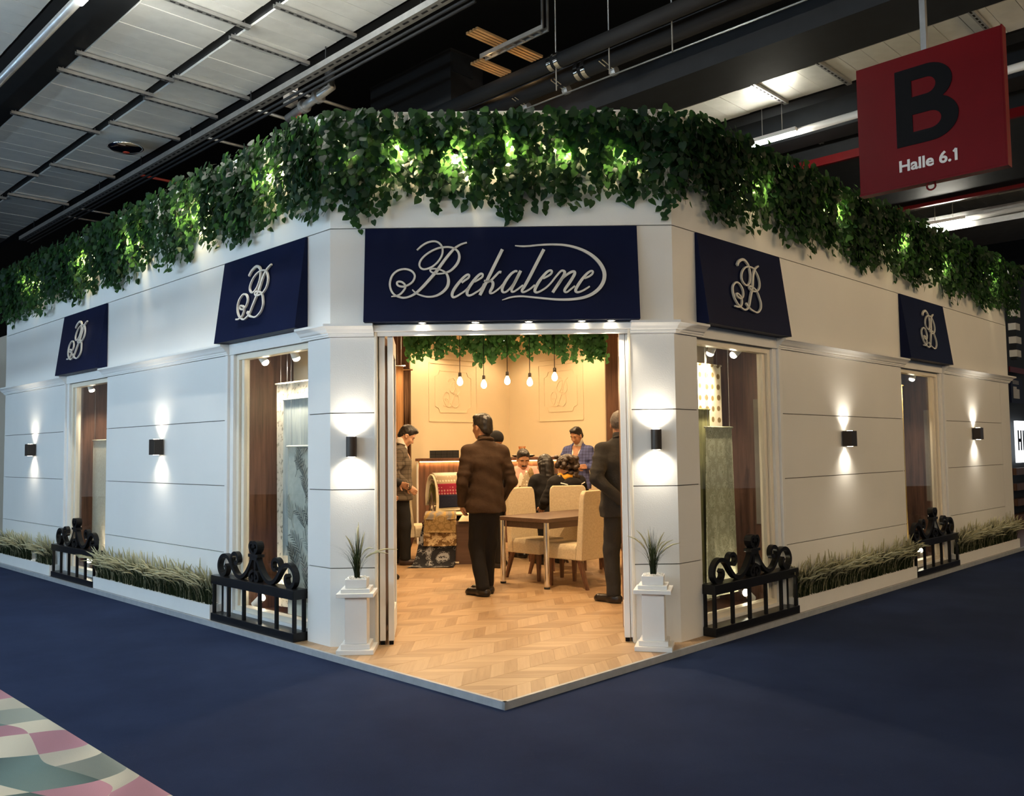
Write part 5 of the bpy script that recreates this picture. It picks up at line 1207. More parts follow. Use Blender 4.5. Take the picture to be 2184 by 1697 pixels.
    # ---- shoes
    for s in 'LR':
        a, q = V3('ank'+s), V3('toe'+s); dv = q-a; dv[2] = 0; dv /= np.linalg.norm(dv); k = np.array([0, 0, 1.]); q = a*[1, 1, 0] + dv*.165 + k*.030
        x = Vox(np.minimum(a, q)-.11, np.maximum(a, q)+.11, .006); heel = a*[1, 1, 0]-dv*.045+k*.038
        x.cap(heel, q, .046, .036, .02); x.cap(a*[1, 1, 0]+k*.03, a*[1, 1, 0]+k*.085, .050, .042, .03); x.cap(q, q+dv*.028-k*.006, .036, .026, .02); x.keep_above(.0015); x.build('shoe', shoes, body)
    # ---- jacket or top
    j = Vox(lo, hi, hb); cw = coat
    zs = [hem, pel[2]+.02, (pel[2]+ch[2])/2, ch[2], sm[2]-.04, sm[2]+.045]
    if not seated or hem < pel[2]: pass
    cxs = np.interp(zs, [pel[2], ch[2], sm[2]], [pel[0], ch[0], sm[0]]); cys = np.interp(zs, [pel[2], ch[2], sm[2]], [pel[1], ch[1], sm[1]])
    rx = np.array([.200, .185, .172, .190, .200, .120])*cw; ry = np.array([.150, .142, .132, .140, .122, .075])*cw
    j.loft([(z, x_, y_, a_, c_) for z, x_, y_, a_, c_ in zip(zs, cxs, cys, rx, ry)], .03)
    j.cap(V3('shL')*[.85, 1, 1], V3('shR')*[.85, 1, 1], .070*cw, .070*cw, .05); j.cap(sm, nk, .085, .068, .05)
    for s in 'LR': j.cap(nk-np.array([0, 0, .01]), V3('sh'+s)*.9+nk*.1, .062, .058, .04)
    for s in 'LR':
        j.cap(V3('sh'+s), V3('el'+s), .067*cw, .057*cw, .035); e, w = V3('el'+s), V3('wr'+s); w2 = w - (w-e)*.04; j.cap(e, w2, .057*cw, .045*cw, .018)
        for q in (.25, .5, .72): p = V3('sh'+s)*(1-q)+e*q; j.ell(p, (.063*cw*(1+.04*math.sin(q*9)), .063*cw, .016), .02)     # sleeve creases
    if vent: j.half((0, 0, -9), (0, 0, -1))
    f = j.f; X, Y, Z = np.meshgrid(*j.ax, indexing='ij', sparse=True)
    n0 = nk+np.array([0, .045, .015]); 
    if shirt:   # open front: a V between the lapels
        vz = np.clip((Z-(ch[2]-.10))/(nk[2]-ch[2]+.12), 0, 1); wv = .012+.075*vz
        front = np.maximum(np.abs(X-(ch[0]+(nk[0]-ch[0])*vz))-wv, np.maximum(.02-(Y-ch[1]), (ch[2]-.10)-Z)); j.f = np.maximum(f, -front.astype(np.float32))
    j.f = j.f + (.0045*np.sin(21*Z+13*X+5*np.sin(9*X+7*Y))*np.sin(17*X-9*Z) + .003*np.sin(46*Z+20*X+11*Y)).astype(np.float32)      # soft creases
    # room for the neck
    j.ell(H((0, -.01, -.10)), (.062, .066, .07), 0, None, True)
    j.build('jacket' if shirt else 'top', top, body)
    if shirt:
        u = Vox(lo, hi, hb); u.loft([(z, x_, y_, a_*.90, c_*.90) for z, x_, y_, a_, c_ in zip(zs[1:], cxs[1:], cys[1:], rx[1:], ry[1:])], .03)
        u.cap(nk-np.array([0, 0, .03]), H((0, -.022, -.090)), .074, .066, .02); u.ell(H((0, .05, -.03)), (.075, .075, .085), 0, None, True); u.build('shirt', shirt, body)
    else:
        u = Vox(lo, hi, hb); u.cap(nk-np.array([0, 0, .03]), H((0, -.025, -.105)), .072, .066, .02); u.build('collar', top, body)
    # collar roll of the jacket
    c = MB(); ring = []
    for i in range(15):
        a = math.pi*(1.5) + (i-7)/7*2.35; ring.append(tuple(nk + np.array([.074*math.cos(a), .066*math.sin(a)-.004, .034 + .020*(-math.sin(a)) ])))
    c.tube(ring, .014, 6); c.build('jacket_collar', top, body, True)
    # ---- hair
    if style != 'none':
        hmat = hair; g = Vox(hc-.32, hc+.22, h*.9)
        if style == 'short':
            g.ell(H((0, -.016, .040)), (.0855, .106, .0995), .02, Rh); g.ell(H((0, -.075, -.030)), (.066, .040, .055), .03, Rh); g.ell(H((0, .050, .105)), (.058, .045, .028), .03, Rh)
            g.half(H((0, .066, .060)), Rh @ np.array([0, 1, -.80])); g.half(H((0, .02, -.085)), Rh @ np.array([0, .35, -1]))
            for s in (-1, 1): g.ell(H((s*.088, .030, -.045)), (.032, .040, .055), 0, Rh, True)
        elif style == 'crop':
            g.ell(H((0, -.018, .032)), (.083, .103, .098), .02, Rh); g.half(H((0, .03, .045)), Rh @ np.array([0, 1, -.75])); g.half(H((0, 0, -.05)), Rh @ np.array([0, .3, -1]))
        elif style == 'long':
            g.ell(H((0, -.020, .035)), (.090, .108, .102), .02, Rh); p = H((0, -.075, -.06)); g.cap(H((0, -.06, -.02)), tuple(p+np.array([0, -.02, -.20])), .090, .075, .04)
            for s in (-1, 1): g.cap(H((s*.070, -.02, .0)), tuple(H((s*.075, -.03, -.12))+np.array([0, -.02, -.10])), .040, .034, .03)
            g.ell(H((0, .085, -.03)), (.058, .060, .090), 0, Rh, True)
        elif style == 'curly':
            rr = random.Random(5); g.ell(H((0, -.025, .03)), (.098, .112, .108), .02, Rh)
            for i in range(90):
                a, z_ = rr.uniform(0, 6.28), rr.uniform(-.26, .10); q = .105+.03*rr.random()
                if math.sin(a) > .35 and z_ < .06: continue
                g.ell(tuple(hc + np.array([q*math.cos(a)*1.0, -.03+q*math.sin(a)*.95, z_])), (.030, .030, .026), .012)
            g.ell(H((0, .085, -.03)), (.055, .060, .085), 0, Rh, True)
        elif style == 'cap':
            g.ell(H((0, -.010, .045)), (.092, .112, .098), .02, Rh); g.half(H((0, 0, .0)), Rh @ np.array([0, .15, -1]))
        X, Y, Z = np.meshgrid(*g.ax, indexing='ij', sparse=True)
        if style != 'cap': g.f = g.f + (.0022*np.sin(150*X+40*Z)*np.sin(120*Y+35*Z) + .0018*np.sin(70*X+90*Y)*np.sin(110*Z)).astype(np.float32)
        g.build('hair' if style != 'cap' else 'knit_cap', hmat, body)
    # ---- eyes, brows, lips
    if not hide_face:
        for s in (-1, 1):
            e = MB(); c0 = Vector(H((s*.033, .081, -.001))); d_ = Vector(Rh @ np.array([0, 1, 0])); e.lathe([(.003, -.004), (.0075, 0), (.004, .0035)], c0, 10, d_); e.build('eye', 'black', body, True)
            e = MB().tube([H((s*.014, .0905, .021)), H((s*.034, .0925, .026)), H((s*.052, .082, .020))], .0045, 6); e.build('eyebrow', 'hair', body, True)
        MB().tube([H((-.020, .0885, -.0685)), H((0, .0945, -.0665)), H((.020, .0885, -.0685))], .0042, 6).build('lips', 'lip', body, True)
        if mous: MB().tube([H((-.030, .084, -.062)), H((-.012, .098, -.052)), H((.012, .098, -.052)), H((.030, .084, -.062))], .0085, 8).build('moustache', 'hair', body, True)
    if extras: extras(body, J, H, nk, ch, sm, h)
    return body
PI = math.pi
# 1 man in the brown jacket, back turned, looking left
person('person in brown jacket and black trousers seen from behind, standing past the doorway', (-.20, 2.20, 0), .42,
       dict(toeL=(-.17, .17, .03), ankL=(-.06, -.05, .09), ankR=(.045, .10, .09), toeR=(-.03, .26, .03), kneeL=(-.085, .04, .49), kneeR=(.06, .07, .49), elL=(-.255, -.04, 1.10), wrL=(-.225, .05, .89), elR=(.265, -.04, 1.10), wrR=(.20, .08, .91),
            hyaw=.38, hpitch=-.05, head=(-.01, .045, 1.635), curl=.75), 'c_brown', 'c_black', hide_face=True, coat=1.02, hem=.80)
# 2 man in the grey checked blazer, in profile
person('person in grey checked blazer looking down beside the cloth display', (-1.33, 4.62, 0), -PI/2+.10,
       dict(hpitch=-.62, head=(0, .085, 1.605), neck=(0, .01, 1.46), elR=(.25, -.07, 1.13), wrR=(.19, .10, .97), elL=(-.25, -.06, 1.13), wrL=(-.19, .10, .97), kneeR=(.10, .05, .49), ankR=(.10, .06, .09), toeR=(.12, .24, .03), ankL=(-.10, -.08, .09), toeL=(-.12, .1, .03)),
       'c_check', 'c_black', 'shoe_brown', 'skin_light', shirt='c_white', hem=.80)
# 3, 4 two men half hidden by the left door leaves
person('person in charcoal coat half hidden behind the left door leaf', (-1.41, 3.22, 0), -PI/2-.15,
       dict(wrR=(.20, .16, .97), elR=(.26, -.02, 1.12), wrL=(-.18, .20, 1.05), elL=(-.25, .0, 1.12), toeR=(.12, .20, .03), ankR=(.10, .03, .09)), 'c_char', 'c_black', hide_face=True, hem=.76)
person('person in dark navy coat nearest the left door leaf, mostly hidden', (-1.285, 2.05, 0), -PI/2-.1, dict(wrR=(.21, .10, .88), elR=(.25, -.02, 1.13)), 'c_navy', 'c_black', hide_face=True, hem=.72)
# 5 person in a dark cap behind the first man
person('person in dark knit cap behind the one in the brown jacket', (-.10, 4.25, 0), 1.45, dict(hyaw=-.6), 'c_black', 'c_black', style='cap', hair='c_black', hide_face=True, sc=.93, h=.009)
# 6 man in blue blazer with folded arms
person('person in blue blazer with folded arms at the right end of the counter', (1.09, 7.05, 0), PI-.42,
       dict(hpitch=-.42, hyaw=-.32, head=(-.01, .075, 1.615), elR=(.265, .02, 1.14), wrR=(-.06, .215, 1.135), elL=(-.265, .02, 1.13), wrL=(.07, .175, 1.185), hdR=(-1, .05, .1), hdL=(1, .0, .05), pnR=(0, -1, 0), pnL=(0, -1, 0), curl=.25),
       'c_blue', 'c_black', 'shoe', 'skin', shirt='c_white', hem=.80, sc=1.0, h=.0065)
# 7 man in dark suit, hands clasped behind him
person('person in dark suit with hands clasped behind the back by the right door leaf', (1.075, 1.70, 0), .18,
       dict(elR=(.275, -.12, 1.14), wrR=(.085, -.195, .955), elL=(-.275, -.12, 1.14), wrL=(-.075, -.205, .935), hdR=(-1, -.05, -.25), hdL=(1, -.06, -.30), pnR=(0, 1, 0), pnL=(0, 1, 0), curl=.6, toeL=(-.20, .12, .03), hyaw=-.3),
       'c_char', 'c_char', 'shoe', 'skin_dark', 'hair_grey', 'crop', hide_face=True, hem=.78, coat=1.05)
# 8 seated man in pink shirt
SEAT = dict(pel=(0, 0, .53), hipL=(-.09, .03, .52), hipR=(.09, .03, .52), kneeL=(-.12, .42, .50), kneeR=(.12, .42, .50), ankL=(-.12, .40, .09), ankR=(.12, .40, .09), toeL=(-.13, .58, .03), toeR=(.13, .58, .03), chest=(0, .03, .90),
            shL=(-.19, .03, 1.055), shR=(.19, .03, 1.055), neck=(0, .03, 1.10), head=(0, .075, 1.255))
def seat(**k): d = dict(SEAT); d.update(k); return d
person('seated person in pale pink shirt facing the entrance at the back table', (.215, 5.95, 0), PI+.08,
       seat(chest=(0, .08, .88), shL=(-.20, .10, 1.03), shR=(.20, .10, 1.03), neck=(0, .12, 1.07), head=(0, .175, 1.205), hpitch=-.40, hyaw=.12, elL=(-.26, .22, .80), wrL=(-.13, .42, .775), elR=(.26, .22, .80), wrR=(.13, .42, .775), hdL=(.3, 1, -.1), hdR=(-.3, 1, -.1), pnL=(0, 0, -1), pnR=(0, 0, -1)),
       'c_pink', 'c_black', 'shoe', 'skin', shirt=None, hem=.50, seated=True, mous=True, sc=1.06, h=.0065)
# 9 woman with straight black hair
person('seated person in plain black top seen from behind at the back table', (.52, 4.84, 0), .62,
       seat(elL=(-.24, .10, .80), wrL=(-.17, .30, .70), elR=(.24, .10, .80), wrR=(.15, .30, .70), hyaw=.1, hpitch=-.1, pnL=(0, 0, -1), pnR=(0, 0, -1), head=(0, .06, 1.215), neck=(0, .03, 1.06), shL=(-.17, .03, 1.015), shR=(.17, .03, 1.015)), 'c_black', 'c_black', 'shoe', 'skin_light', 'hair', 'long', hide_face=True, hem=.50, seated=True)
# 10 woman with curly hair, mustard scarf, padded jacket
def scarf(body, J, H, nk, ch, sm, h):
    g = Vox(nk-.2, nk+.2, .008)
    for i in range(16):
        a = i/16*2*PI; p = nk+np.array([.085*math.cos(a), .080*math.sin(a)-.005, .015+.012*math.sin(3*a)]); a2 = (i+1)/16*2*PI; q = nk+np.array([.085*math.cos(a2), .080*math.sin(a2)-.005, .015+.012*math.sin(3*a2)]); g.cap(p, q, .036, .036, .015)
    g.build('scarf', 'c_yellow', body)
    z = MB(); z.tube([tuple(sm+np.array(p)) for p in ((-.17, -.125, .00), (-.10, -.160, -.02), (0, -.175, -.045), (.10, -.160, -.02), (.17, -.125, .0))], .007, 6); z.build('piping', 'paper', body, True)
    hd = Vox(sm-.3, sm+.3, .009); hd.ell(tuple(sm+np.array([0, -.115, -.02])), (.13, .075, .085), .02); hd.ell(tuple(sm+np.array([0, -.05, .09])), (.09, .08, .07), 0, None, True); hd.build('hood', 'c_black', body)
person('seated person in black padded jacket with mustard scarf, back turned', (.74, 4.12, 0), .50,
       seat(hyaw=.55, elL=(-.27, .08, .80), wrL=(-.18, .30, .72), elR=(.27, .06, .80), wrR=(.20, .28, .68), pnL=(0, 0, -1), pnR=(0, 0, -1), head=(0, .05, 1.215), neck=(0, .02, 1.06), shL=(-.18, .02, 1.01), shR=(.18, .02, 1.01)), 'c_black', 'c_black', 'shoe', 'skin_light', 'hair_brown', 'curly', hem=.48, seated=True, coat=1.12, extras=scarf)
# ================================================================ exhibition hall above and around the stand
CU, CV = (CAM.x+CAM.y)*S2, (-CAM.x+CAM.y)*S2
def hp(u, v, z):
    """plan position measured for height 5.6, moved to its own height"""
    k = (z-1.4)/4.2; return CU+(u-CU)*k, CV+(v-CV)*k
ceil = MB().add([(-30, -16, 9.2), (30, -16, 9.2), (30, 34, 9.2), (-30, 34, 9.2)], [(3, 2, 1, 0)]).build('ceiling', 'hallblack'); tag(ceil, 'black painted ceiling of the exhibition hall', 'ceiling', kind='structure')
tag(MB().box(-30, 30, 30, 30.2, ZC, 9.2).build('wall_hall_back', 'beam'), 'dark far wall of the exhibition hall', 'wall', kind='structure')
MT['board'] = plain('galvanised_ceiling_board', (.80, .81, .77), .36, .25, var=.12, vscale=2.2)
MT['slot'] = plain('black_slot', (.006, .006, .006), .9)
ZP = 6.0
def board_row(u0, u1, v0, v1, label, step=.25):
    a = hp(u0, v0, ZP); c = hp(u1, v1, ZP)
    t = thing('ceiling_boards', label, 'ceiling boards', FUV.copy()); t['kind'] = 'structure'; me = None; v = min(a[1], c[1]); w = c[0]-a[0]; i = 0
    while v < max(a[1], c[1]):
        if me is None: me = MB().box(0, w, .003, step*1.07-.003, 0, .03).mesh('board', 'board')
        o = bpy.data.objects.new('board', me); COL.objects.link(o); o.parent = t; o.location = (a[0], v, ZP + random.uniform(0, .006)); v += step*1.07; i += 1
def channel(u0, u1, v, label, z=ZP-.045):
    a = hp(u0, v, z); c = hp(u1, v, z); t = thing('slotted_channel', label, 'channel', FUV @ Matrix.Translation((a[0], a[1], z)), 'slotted channels under the ceiling boards'); L = c[0]-a[0]
    b = MB().box(-.04, L+.04, -.03, .03, 0, .006).box(-.04, L+.04, -.03, -.024, .006, .04).box(-.04, L+.04, .024, .03, .006, .04); b.build('profile', 'steel', t)
    s = MB(); x = .03
    while x < L-.06: s.box(x, x+.055, -.010, .010, -.002, .0); x += .095
    s.build('slots', 'slot', t, kind='stuff')
    for x in (.02, L-.02): MB().tube([(x, 0, .006), (x, 0, 9.2-z)], .006, 5).build('threaded_rod', 'steel', t)
board_row(-3.1, -1.92, 3.2, 14, 'leftmost row of galvanised ceiling boards'); board_row(-1.31, -.46, 2.2, 14, 'second row of galvanised ceiling boards from the left'); board_row(-.34, .45, 1.6, 14, 'third row of galvanised ceiling boards from the left')
n_ = 0
for u0, u1, vs in ((-1.33, -.36, (7.15, 5.48, 4.92, 3.19, 9.6, 11.2)), (-.34, .50, (8.9, 6.67, 5.6, 4.8, 3.49, 2.62, 10.9))):
    for v in vs: channel(u0, u1, v, 'slotted channel under the %s row of ceiling boards, %s from the top' % ('second' if u0 < -1 else 'third', ['first', 'second', 'third', 'fourth', 'fifth', 'sixth', 'seventh'][sorted(vs).index(v)]))
def beam(u0, u1, v0, v1, z0, z1, label, mat_='beam', zm=None):
    a = hp(u0, v0, zm or z0); c = hp(u1, v1, zm or z0); o = MB().box(min(a[0], c[0]), max(a[0], c[0]), min(a[1], c[1]), max(a[1], c[1]), z0, z1).build('ceiling_beam', mat_); o.matrix_world = FUV
    return tag(o, label, 'beam', kind='structure')
beam(-1.90, -1.33, 2.0, 15, 6.02, 6.6, 'dark beam between the first two rows of boards'); beam(-.46, -.34, 1.5, 15, 6.03, 6.4, 'narrow dark beam between the second and third rows of boards')
beam(.47, .60, 1.0, 15, 6.03, 6.4, 'narrow dark beam right of the third row of boards')
def bar(pts, r, name, label, mat_, cat, n=8):
    o = MB().tube([FUV @ Vector((*hp(u, v, z), z)) for u, v, z in pts], r, n).build(name, mat_, None, True); return tag(o, label, cat)
bar([(-1.74, 15, 5.7), (-1.74, 3.72, 5.7)], .050, 'conduit', 'grey lighting conduit below the left ceiling beam', 'steel', 'conduit')
# cable tray beside the third row
t = thing('cable_tray', 'long slotted cable tray with cables above the ivy at the left', 'cable tray', FUV.copy())
a = hp(.66, 1.2, 5.75); c = hp(.72, 14, 5.75)
MB().box(a[0], a[0]+.11, a[1], c[1], 5.75, 5.756).box(a[0], a[0]+.006, a[1], c[1], 5.756, 5.82).box(a[0]+.104, a[0]+.11, a[1], c[1], 5.756, 5.82).build('tray', 'steel', t)
s = MB(); v = a[1]+.05
while v < c[1]: s.box(a[0]+.04, a[0]+.065, v, v+.09, 5.748, 5.75); v += .15
s.build('slots', 'slot', t, kind='stuff')
for k in range(2): MB().tube([(a[0]+.17+.06*k, a[1], 5.74-.02*k), (a[0]+.17+.06*k, c[1], 5.74-.02*k)], .018, 6).build('cable', 'beam', t, True)
v = a[1]+.6
while v < c[1]: MB().tube([(a[0]+.05, v, 5.76), (a[0]+.05, v, 9.2)], .007, 5).build('hanger', 'beam', t); v += 1.7
# pipes, rods and small fittings over the room
for v, u0, u1 in ((8.46, .75, 1.4),): bar([(u0, v, 5.9), (u1+.5, v, 5.9)], .022, 'sprinkler_pipe', 'red sprinkler pipe crossing above the left front', 'redpipe', 'pipe')
for i, (v, u0, u1, lab) in enumerate(((5.0, .7, 1.9, 'first thin steel pipe under the cable tray'), (4.2, .7, 1.9, 'second thin steel pipe under the cable tray'), (6.3, .7, 1.6, 'third thin steel pipe under the cable tray'), (10.95, .7, 1.7, 'far thin steel pipe under the cable tray'), (11.6, .6, 1.6, 'farthest thin steel pipe under the cable tray'))):
    bar([(u0, v, 5.9), (u1, v, 5.9)], .022, 'steel_pipe', lab, 'steel', 'pipe')
t = thing('valve_set', 'cluster of steel valves and flanged pipes above the left corner of the ivy', 'valve', FUV @ Matrix.Translation((*hp(1.15, 4.45, 5.7), 5.7)))
MB().tube([(0, -.5, .10), (0, .5, -.02)], .055, 10).build('pipe', 'steel', t, True); MB().lathe([(.085, -.03), (.085, .03)], (0, .12, .03), 14, (0, 1, -.1)).build('flange', 'steel', t); MB().lathe([(.085, -.03), (.085, .03)], (0, -.2, .06), 14, (0, 1, -.1)).build('flange', 'steel', t)
MB().box(-.13, -.01, .25, .40, .08, .36).build('box', 'greywhite', t); MB().tube([(.12, -.1, -.12), (.12, .45, -.16)], .035, 8).build('pipe', 'steel', t, True); MB().tube([(0, -.45, .1), (0, -.45, .9)], .06, 10).build('riser', 'beam', t, True)
MB().lathe([(.03, -.02), (.06, -.015), (.06, .015), (.03, .02)], (.02, .3, -.06), 12, (1, 0, 0)).build('hand_wheel', 'redpipe', t, True)
# black duct with pale cap, cable frame, pipes in the middle
t = thing('ventilation_duct', 'tall black ventilation duct behind the entrance parapet', 'duct', Matrix.Translation((-.72, 5.6, 0)) @ Matrix.Rotation(PI/4, 4, 'Z'))
MB().box(0, .62, 0, 1.9, 4.2, 7.05).build('casing', 'hallblack', t); MB().box(.02, .42, -.012, 0, 6.75, 7.03).build('grille', 'beam', t); MB().box(-.01, .63, -.01, 1.91, 7.05, 7.08).build('flange', 'hallblack', t)
MB().box(.66, .90, .02, .16, 6.35, 6.62).build('junction_box', 'hallblack', t)
t = thing('cable_ladder', 'bent grey cable ladder hanging in the dark above the entrance', 'cable tray', FUV.copy())
z = 6.2; p = [hp(1.76, 2.08, z), hp(1.76, 1.18, z)]
for du in (0, .09): MB().box(p[0][0]+du, p[0][0]+du+.02, p[1][1], p[0][1], z, z+.05).build('side_rail', 'steel', t)
v = p[1][1]+.06
while v < p[0][1]: MB().box(p[0][0]+.02, p[0][0]+.09, v, v+.03, z, z+.012).build('rung', 'steel', t); v += .14
for du in (0, .09): MB().box(p[0][0]+du, p[0][0]+du+.02, p[1][1]-.02, p[1][1], z, 9.2).build('drop_rail', 'steel', t)
MT['ply'] = plain('lit_plywood_deck', (.60, .38, .18), .6)
for u0, u1, v, lab in ((1.30, 1.72, 1.62, 'first pale slatted grille in the dark ceiling above the entrance'), (1.86, 2.24, 1.60, 'second pale slatted grille in the dark ceiling above the entrance'), (1.80, 2.26, 2.10, 'third pale slatted grille in the dark ceiling above the entrance')):
    z = 6.4; a = hp(u0, v, z); c = hp(u1, v, z); t = thing('ceiling_grille', lab, 'grille', FUV @ Matrix.Translation((a[0], a[1], z)))
    for k in range(4): MB().box(0, c[0]-a[0], k*.055, k*.055+.035, 0, .03).build('slat', 'ply', t)
    l = point(t, ((c[0]-a[0])*.5, .08, -.25), 1.2, (1, .62, .28), .05)
for u, v0, v1, r, lab in ((2.42, 4.6, -1.2, .085, 'upper black pipe with steel clamps above the entrance'), (2.80, 4.4, -1.2, .10, 'lower black pipe with steel clamps above the entrance')):
    z = 5.9; t = thing('clamped_pipe', lab, 'pipe', FUV.copy()); a = hp(u, v0, z); c = hp(u, v1, z)
    MB().tube([(a[0], a[1], z), (c[0], c[1], z)], r, 14).build('pipe', 'hallblack', t, True)
    for vv in ((1.62, 1.52) if u < 2.6 else (1.55, 1.45)):
        q = hp(u, vv, z); MB().tube([(a[0], q[1]-.03, z), (a[0], q[1]+.03, z)], r+.012, 16).build('clamp', 'chrome', t, 'auto')
for u, v, lab in ((3.05, 2.62, 'first steel pipe hook under the black pipes'), (3.02, 1.95, 'second steel pipe hook under the black pipes'), (3.02, 1.25, 'third steel pipe hook under the black pipes')):
    z = 5.8; a = hp(u, v, z); t = thing('pipe_hook', lab, 'bracket', FUV @ Matrix.Translation((a[0], a[1], z)))
    MB().tube([(-.22, 0, .05), (0, 0, 0)], .012, 6).build('arm', 'chrome', t); MB().tube([(-.22, .05, .05), (0, .05, 0)], .012, 6).build('arm', 'chrome', t); MB().lathe([(.05, -.04), (.055, 0), (.05, .04)], (.03, .025, -.01), 12, (0, 1, 0)).build('clip', 'steel', t)
bar([(3.12, 3.2, 5.6), (3.16, -3, 5.6)], .010, 'support_wire', 'thin support wire running above the right end of the entrance front', 'steel', 'wire', 5)
for u, v, lab in ((2.9, 2.0, 'first hanging rod above the right corner of the ivy'), (3.0, 1.3, 'second hanging rod above the right corner of the ivy'), (3.05, .5, 'third hanging rod above the right corner of the ivy')):
    q_ = hp(u, v, 5.6); tag(MB().tube([FUV @ Vector((*q_, 5.55)), FUV @ Vector((*q_, 9.2))], .008, 5).build('hanging_rod', 'steel', None, True), lab, 'rod')
# round polished dish
t = thing('round_ceiling_dish', 'round polished metal dish under the third row of ceiling boards', 'ceiling fitting', FUV @ Matrix.Translation((*hp(.13, 7.45, 5.86), 5.86)))
MB().lathe([(.05, -.05), (.19, -.028), (.235, .0), (.25, .012), (.235, .03), (.12, .05)], (0, 0, 0), 28).build('dish', 'chrome', t, True); MB().lathe([(.02, -.06), (.045, -.055), (.05, -.048), (.04, -.044)], (.02, .02, 0), 12).build('hub', 'redpipe', t, True)
# right side: beam, boards, strip lights
beam(3.74, 4.53, 6, -6, 5.62, 6.3, 'broad dark beam above the right front')
board_row(4.55, 5.28, 3.2, -5, 'near row of pale ceiling boards above the right front'); board_row(7.0, 7.85, 2.6, -5, 'second row of pale ceiling boards above the right front', .3); board_row(11.6, 12.7, 2.2, -6, 'far row of pale ceiling boards above the right front', .35)
for v in (.41, -.38, -1.94): channel(4.5, 5.32, v, {.41: 'slotted steel channel across the bright ceiling boards near the ivy', -.38: 'slotted steel channel left of the red sign under the boards', -1.94: 'slotted steel channel above the top edge of the red sign'}[v])
for v in (.75, -.9): channel(6.98, 7.9, v, {.75: 'slotted steel channel behind the right strip light', -.9: 'slotted steel channel right of the red sign'}[v])
beam(5.33, 5.60, 6, -6, 6.04, 6.6, 'dark beam behind the near right boards'); beam(6.55, 6.98, 6, -6, 5.85, 6.5, 'dark duct behind the right strip light'); beam(7.95, 11.4, 5, -8, 5.62, 6.5, 'wide dark red edged beam deep in the hall'); beam(7.9, 7.96, 5, -8, 5.58, 5.70, 'red steel edge of the deep hall beam', 'red'); beam(11.40, 11.48, 5, -8, 5.56, 5.66, 'red steel far edge of the deep hall beam', 'red')
beam(13.6, 15.5, 5, -8, 5.3, 5.6, 'pale grey duct far at the right', 'steel')
# strip lights (fluorescent tubes under housings)
def strip(u, v0, v1, z, mat_, label, lit=True, grp=None):
    a = hp(u, v0, z); c = hp(u, v1, z); t = thing('strip_light', label, 'strip light', FUV.copy(), grp); y0, y1 = min(a[1], c[1]), max(a[1], c[1])
    MB().box(a[0]-.03, a[0]+.03, y0, y1, z+.035, z+.09).build('housing', 'white', t)
    MB().tube([(a[0], y0+.02, z), (a[0], y1-.02, z)], .024, 8).build('tube', mat_, t, True)
    for y in (y0+.04, y1-.04): MB().box(a[0]-.02, a[0]+.02, y-.02, y+.02, z-.01, z+.036).build('tube_holder', 'white', t)
    for y in (y0+.2, y1-.2): MB().tube([(a[0], y, z+.10), (a[0], y, 9.2)], .006, 5).build('hanger', 'steel', t)
    return t
strip(6.38, 1.50, .80, 5.55, 'tube_far', 'bright strip light behind the ivy of the right front'); strip(13.0, 1.52, .78, 5.4, 'tube_far', 'farther bright strip light right of the red sign')
bar([(6.33, .78, 5.6), (6.2, -5, 5.6)], .05, 'strip_rail', 'unlit rail continuing from the right strip light', 'white', 'rail'); bar([(12.9, .75, 5.45), (12.4, -6, 5.45)], .05, 'strip_rail', 'unlit rail continuing from the farther strip light', 'white', 'rail')
gl, gr = 'strip lights over the left aisle', 'unseen fill strips added before the right front'
def plain_strip(u, v0, v1, z, mat_, label, grp, r=.03):
    t = thing('strip_light', label, 'strip light', FUV.copy(), grp)
    MB().box(u-.03, u+.03, v0, v1, z+.04, z+.10).build('housing', 'white', t); MB().tube([(u, v0+.02, z), (u, v1-.02, z)], r, 8).build('tube', mat_, t, True)
    for y in (v0+.2, v1-.2): MB().tube([(u, y, z+.10), (u, y, 9.2)], .006, 5).build('hanger', 'steel', t)
q = hp(-1.74, 3.72, 5.65)
plain_strip(q[0], q[1]-1.5, q[1], 5.6, 'tube_up', 'strip light at the upper left edge of the view', gl)
plain_strip(q[0], q[1]-3.2, q[1]-1.7, 5.6, 'tube_up', 'unseen strip light added beyond the one at the upper left edge', gl)  # second strip out of view, put in to brighten the ceiling boards
k = 0
for u in (-7.0, -9.0):  # unseen cool fill tubes, added to brighten the left front
    for v in (-1.5, 1.5, 4.5, 7.5): plain_strip(u, v, v+2.4, 2.6, 'fill_cool', 'cool fill strip added before the left front, outside the view', gl)
for v in (-7.0, -9.0):  # warm fill tubes out of view, added for the right front
    for u in (1.5, 4.5, 7.5): 
        t = thing('strip_light', 'warm fill strip added before the right front, outside the view', 'strip light', FUV.copy(), gr)
        MB().box(u, u+2.4, v-.03, v+.03, 4.44, 4.50).build('housing', 'white', t); MB().tube([(u+.02, v, 4.4), (u+2.38, v, 4.4)], .03, 8).build('tube', 'fill_warm', t, True)
gf = 'unseen fill strips added before the entrance front'
for x, y in ((-4.2, -8.0), (-1.2, -8.0), (1.8, -8.0), (-4.2, -10.5), (-1.2, -10.5), (1.8, -10.5)):  # fill tubes behind the camera, added to light the entrance front
    t = thing('strip_light', 'neutral fill strip added before the entrance front, outside the view', 'strip light', Matrix.Translation((x, y, 3.7)), gf)
    MB().box(0, 2.4, -.03, .03, .04, .10).build('housing', 'white', t); MB().tube([(.02, 0, 0), (2.38, 0, 0)], .03, 8).build('tube', 'fill_front', t, True)
    for q in (.2, 2.2): MB().tube([(q, 0, .10), (q, 0, 5.5)], .006, 5).build('hanger', 'steel', t)
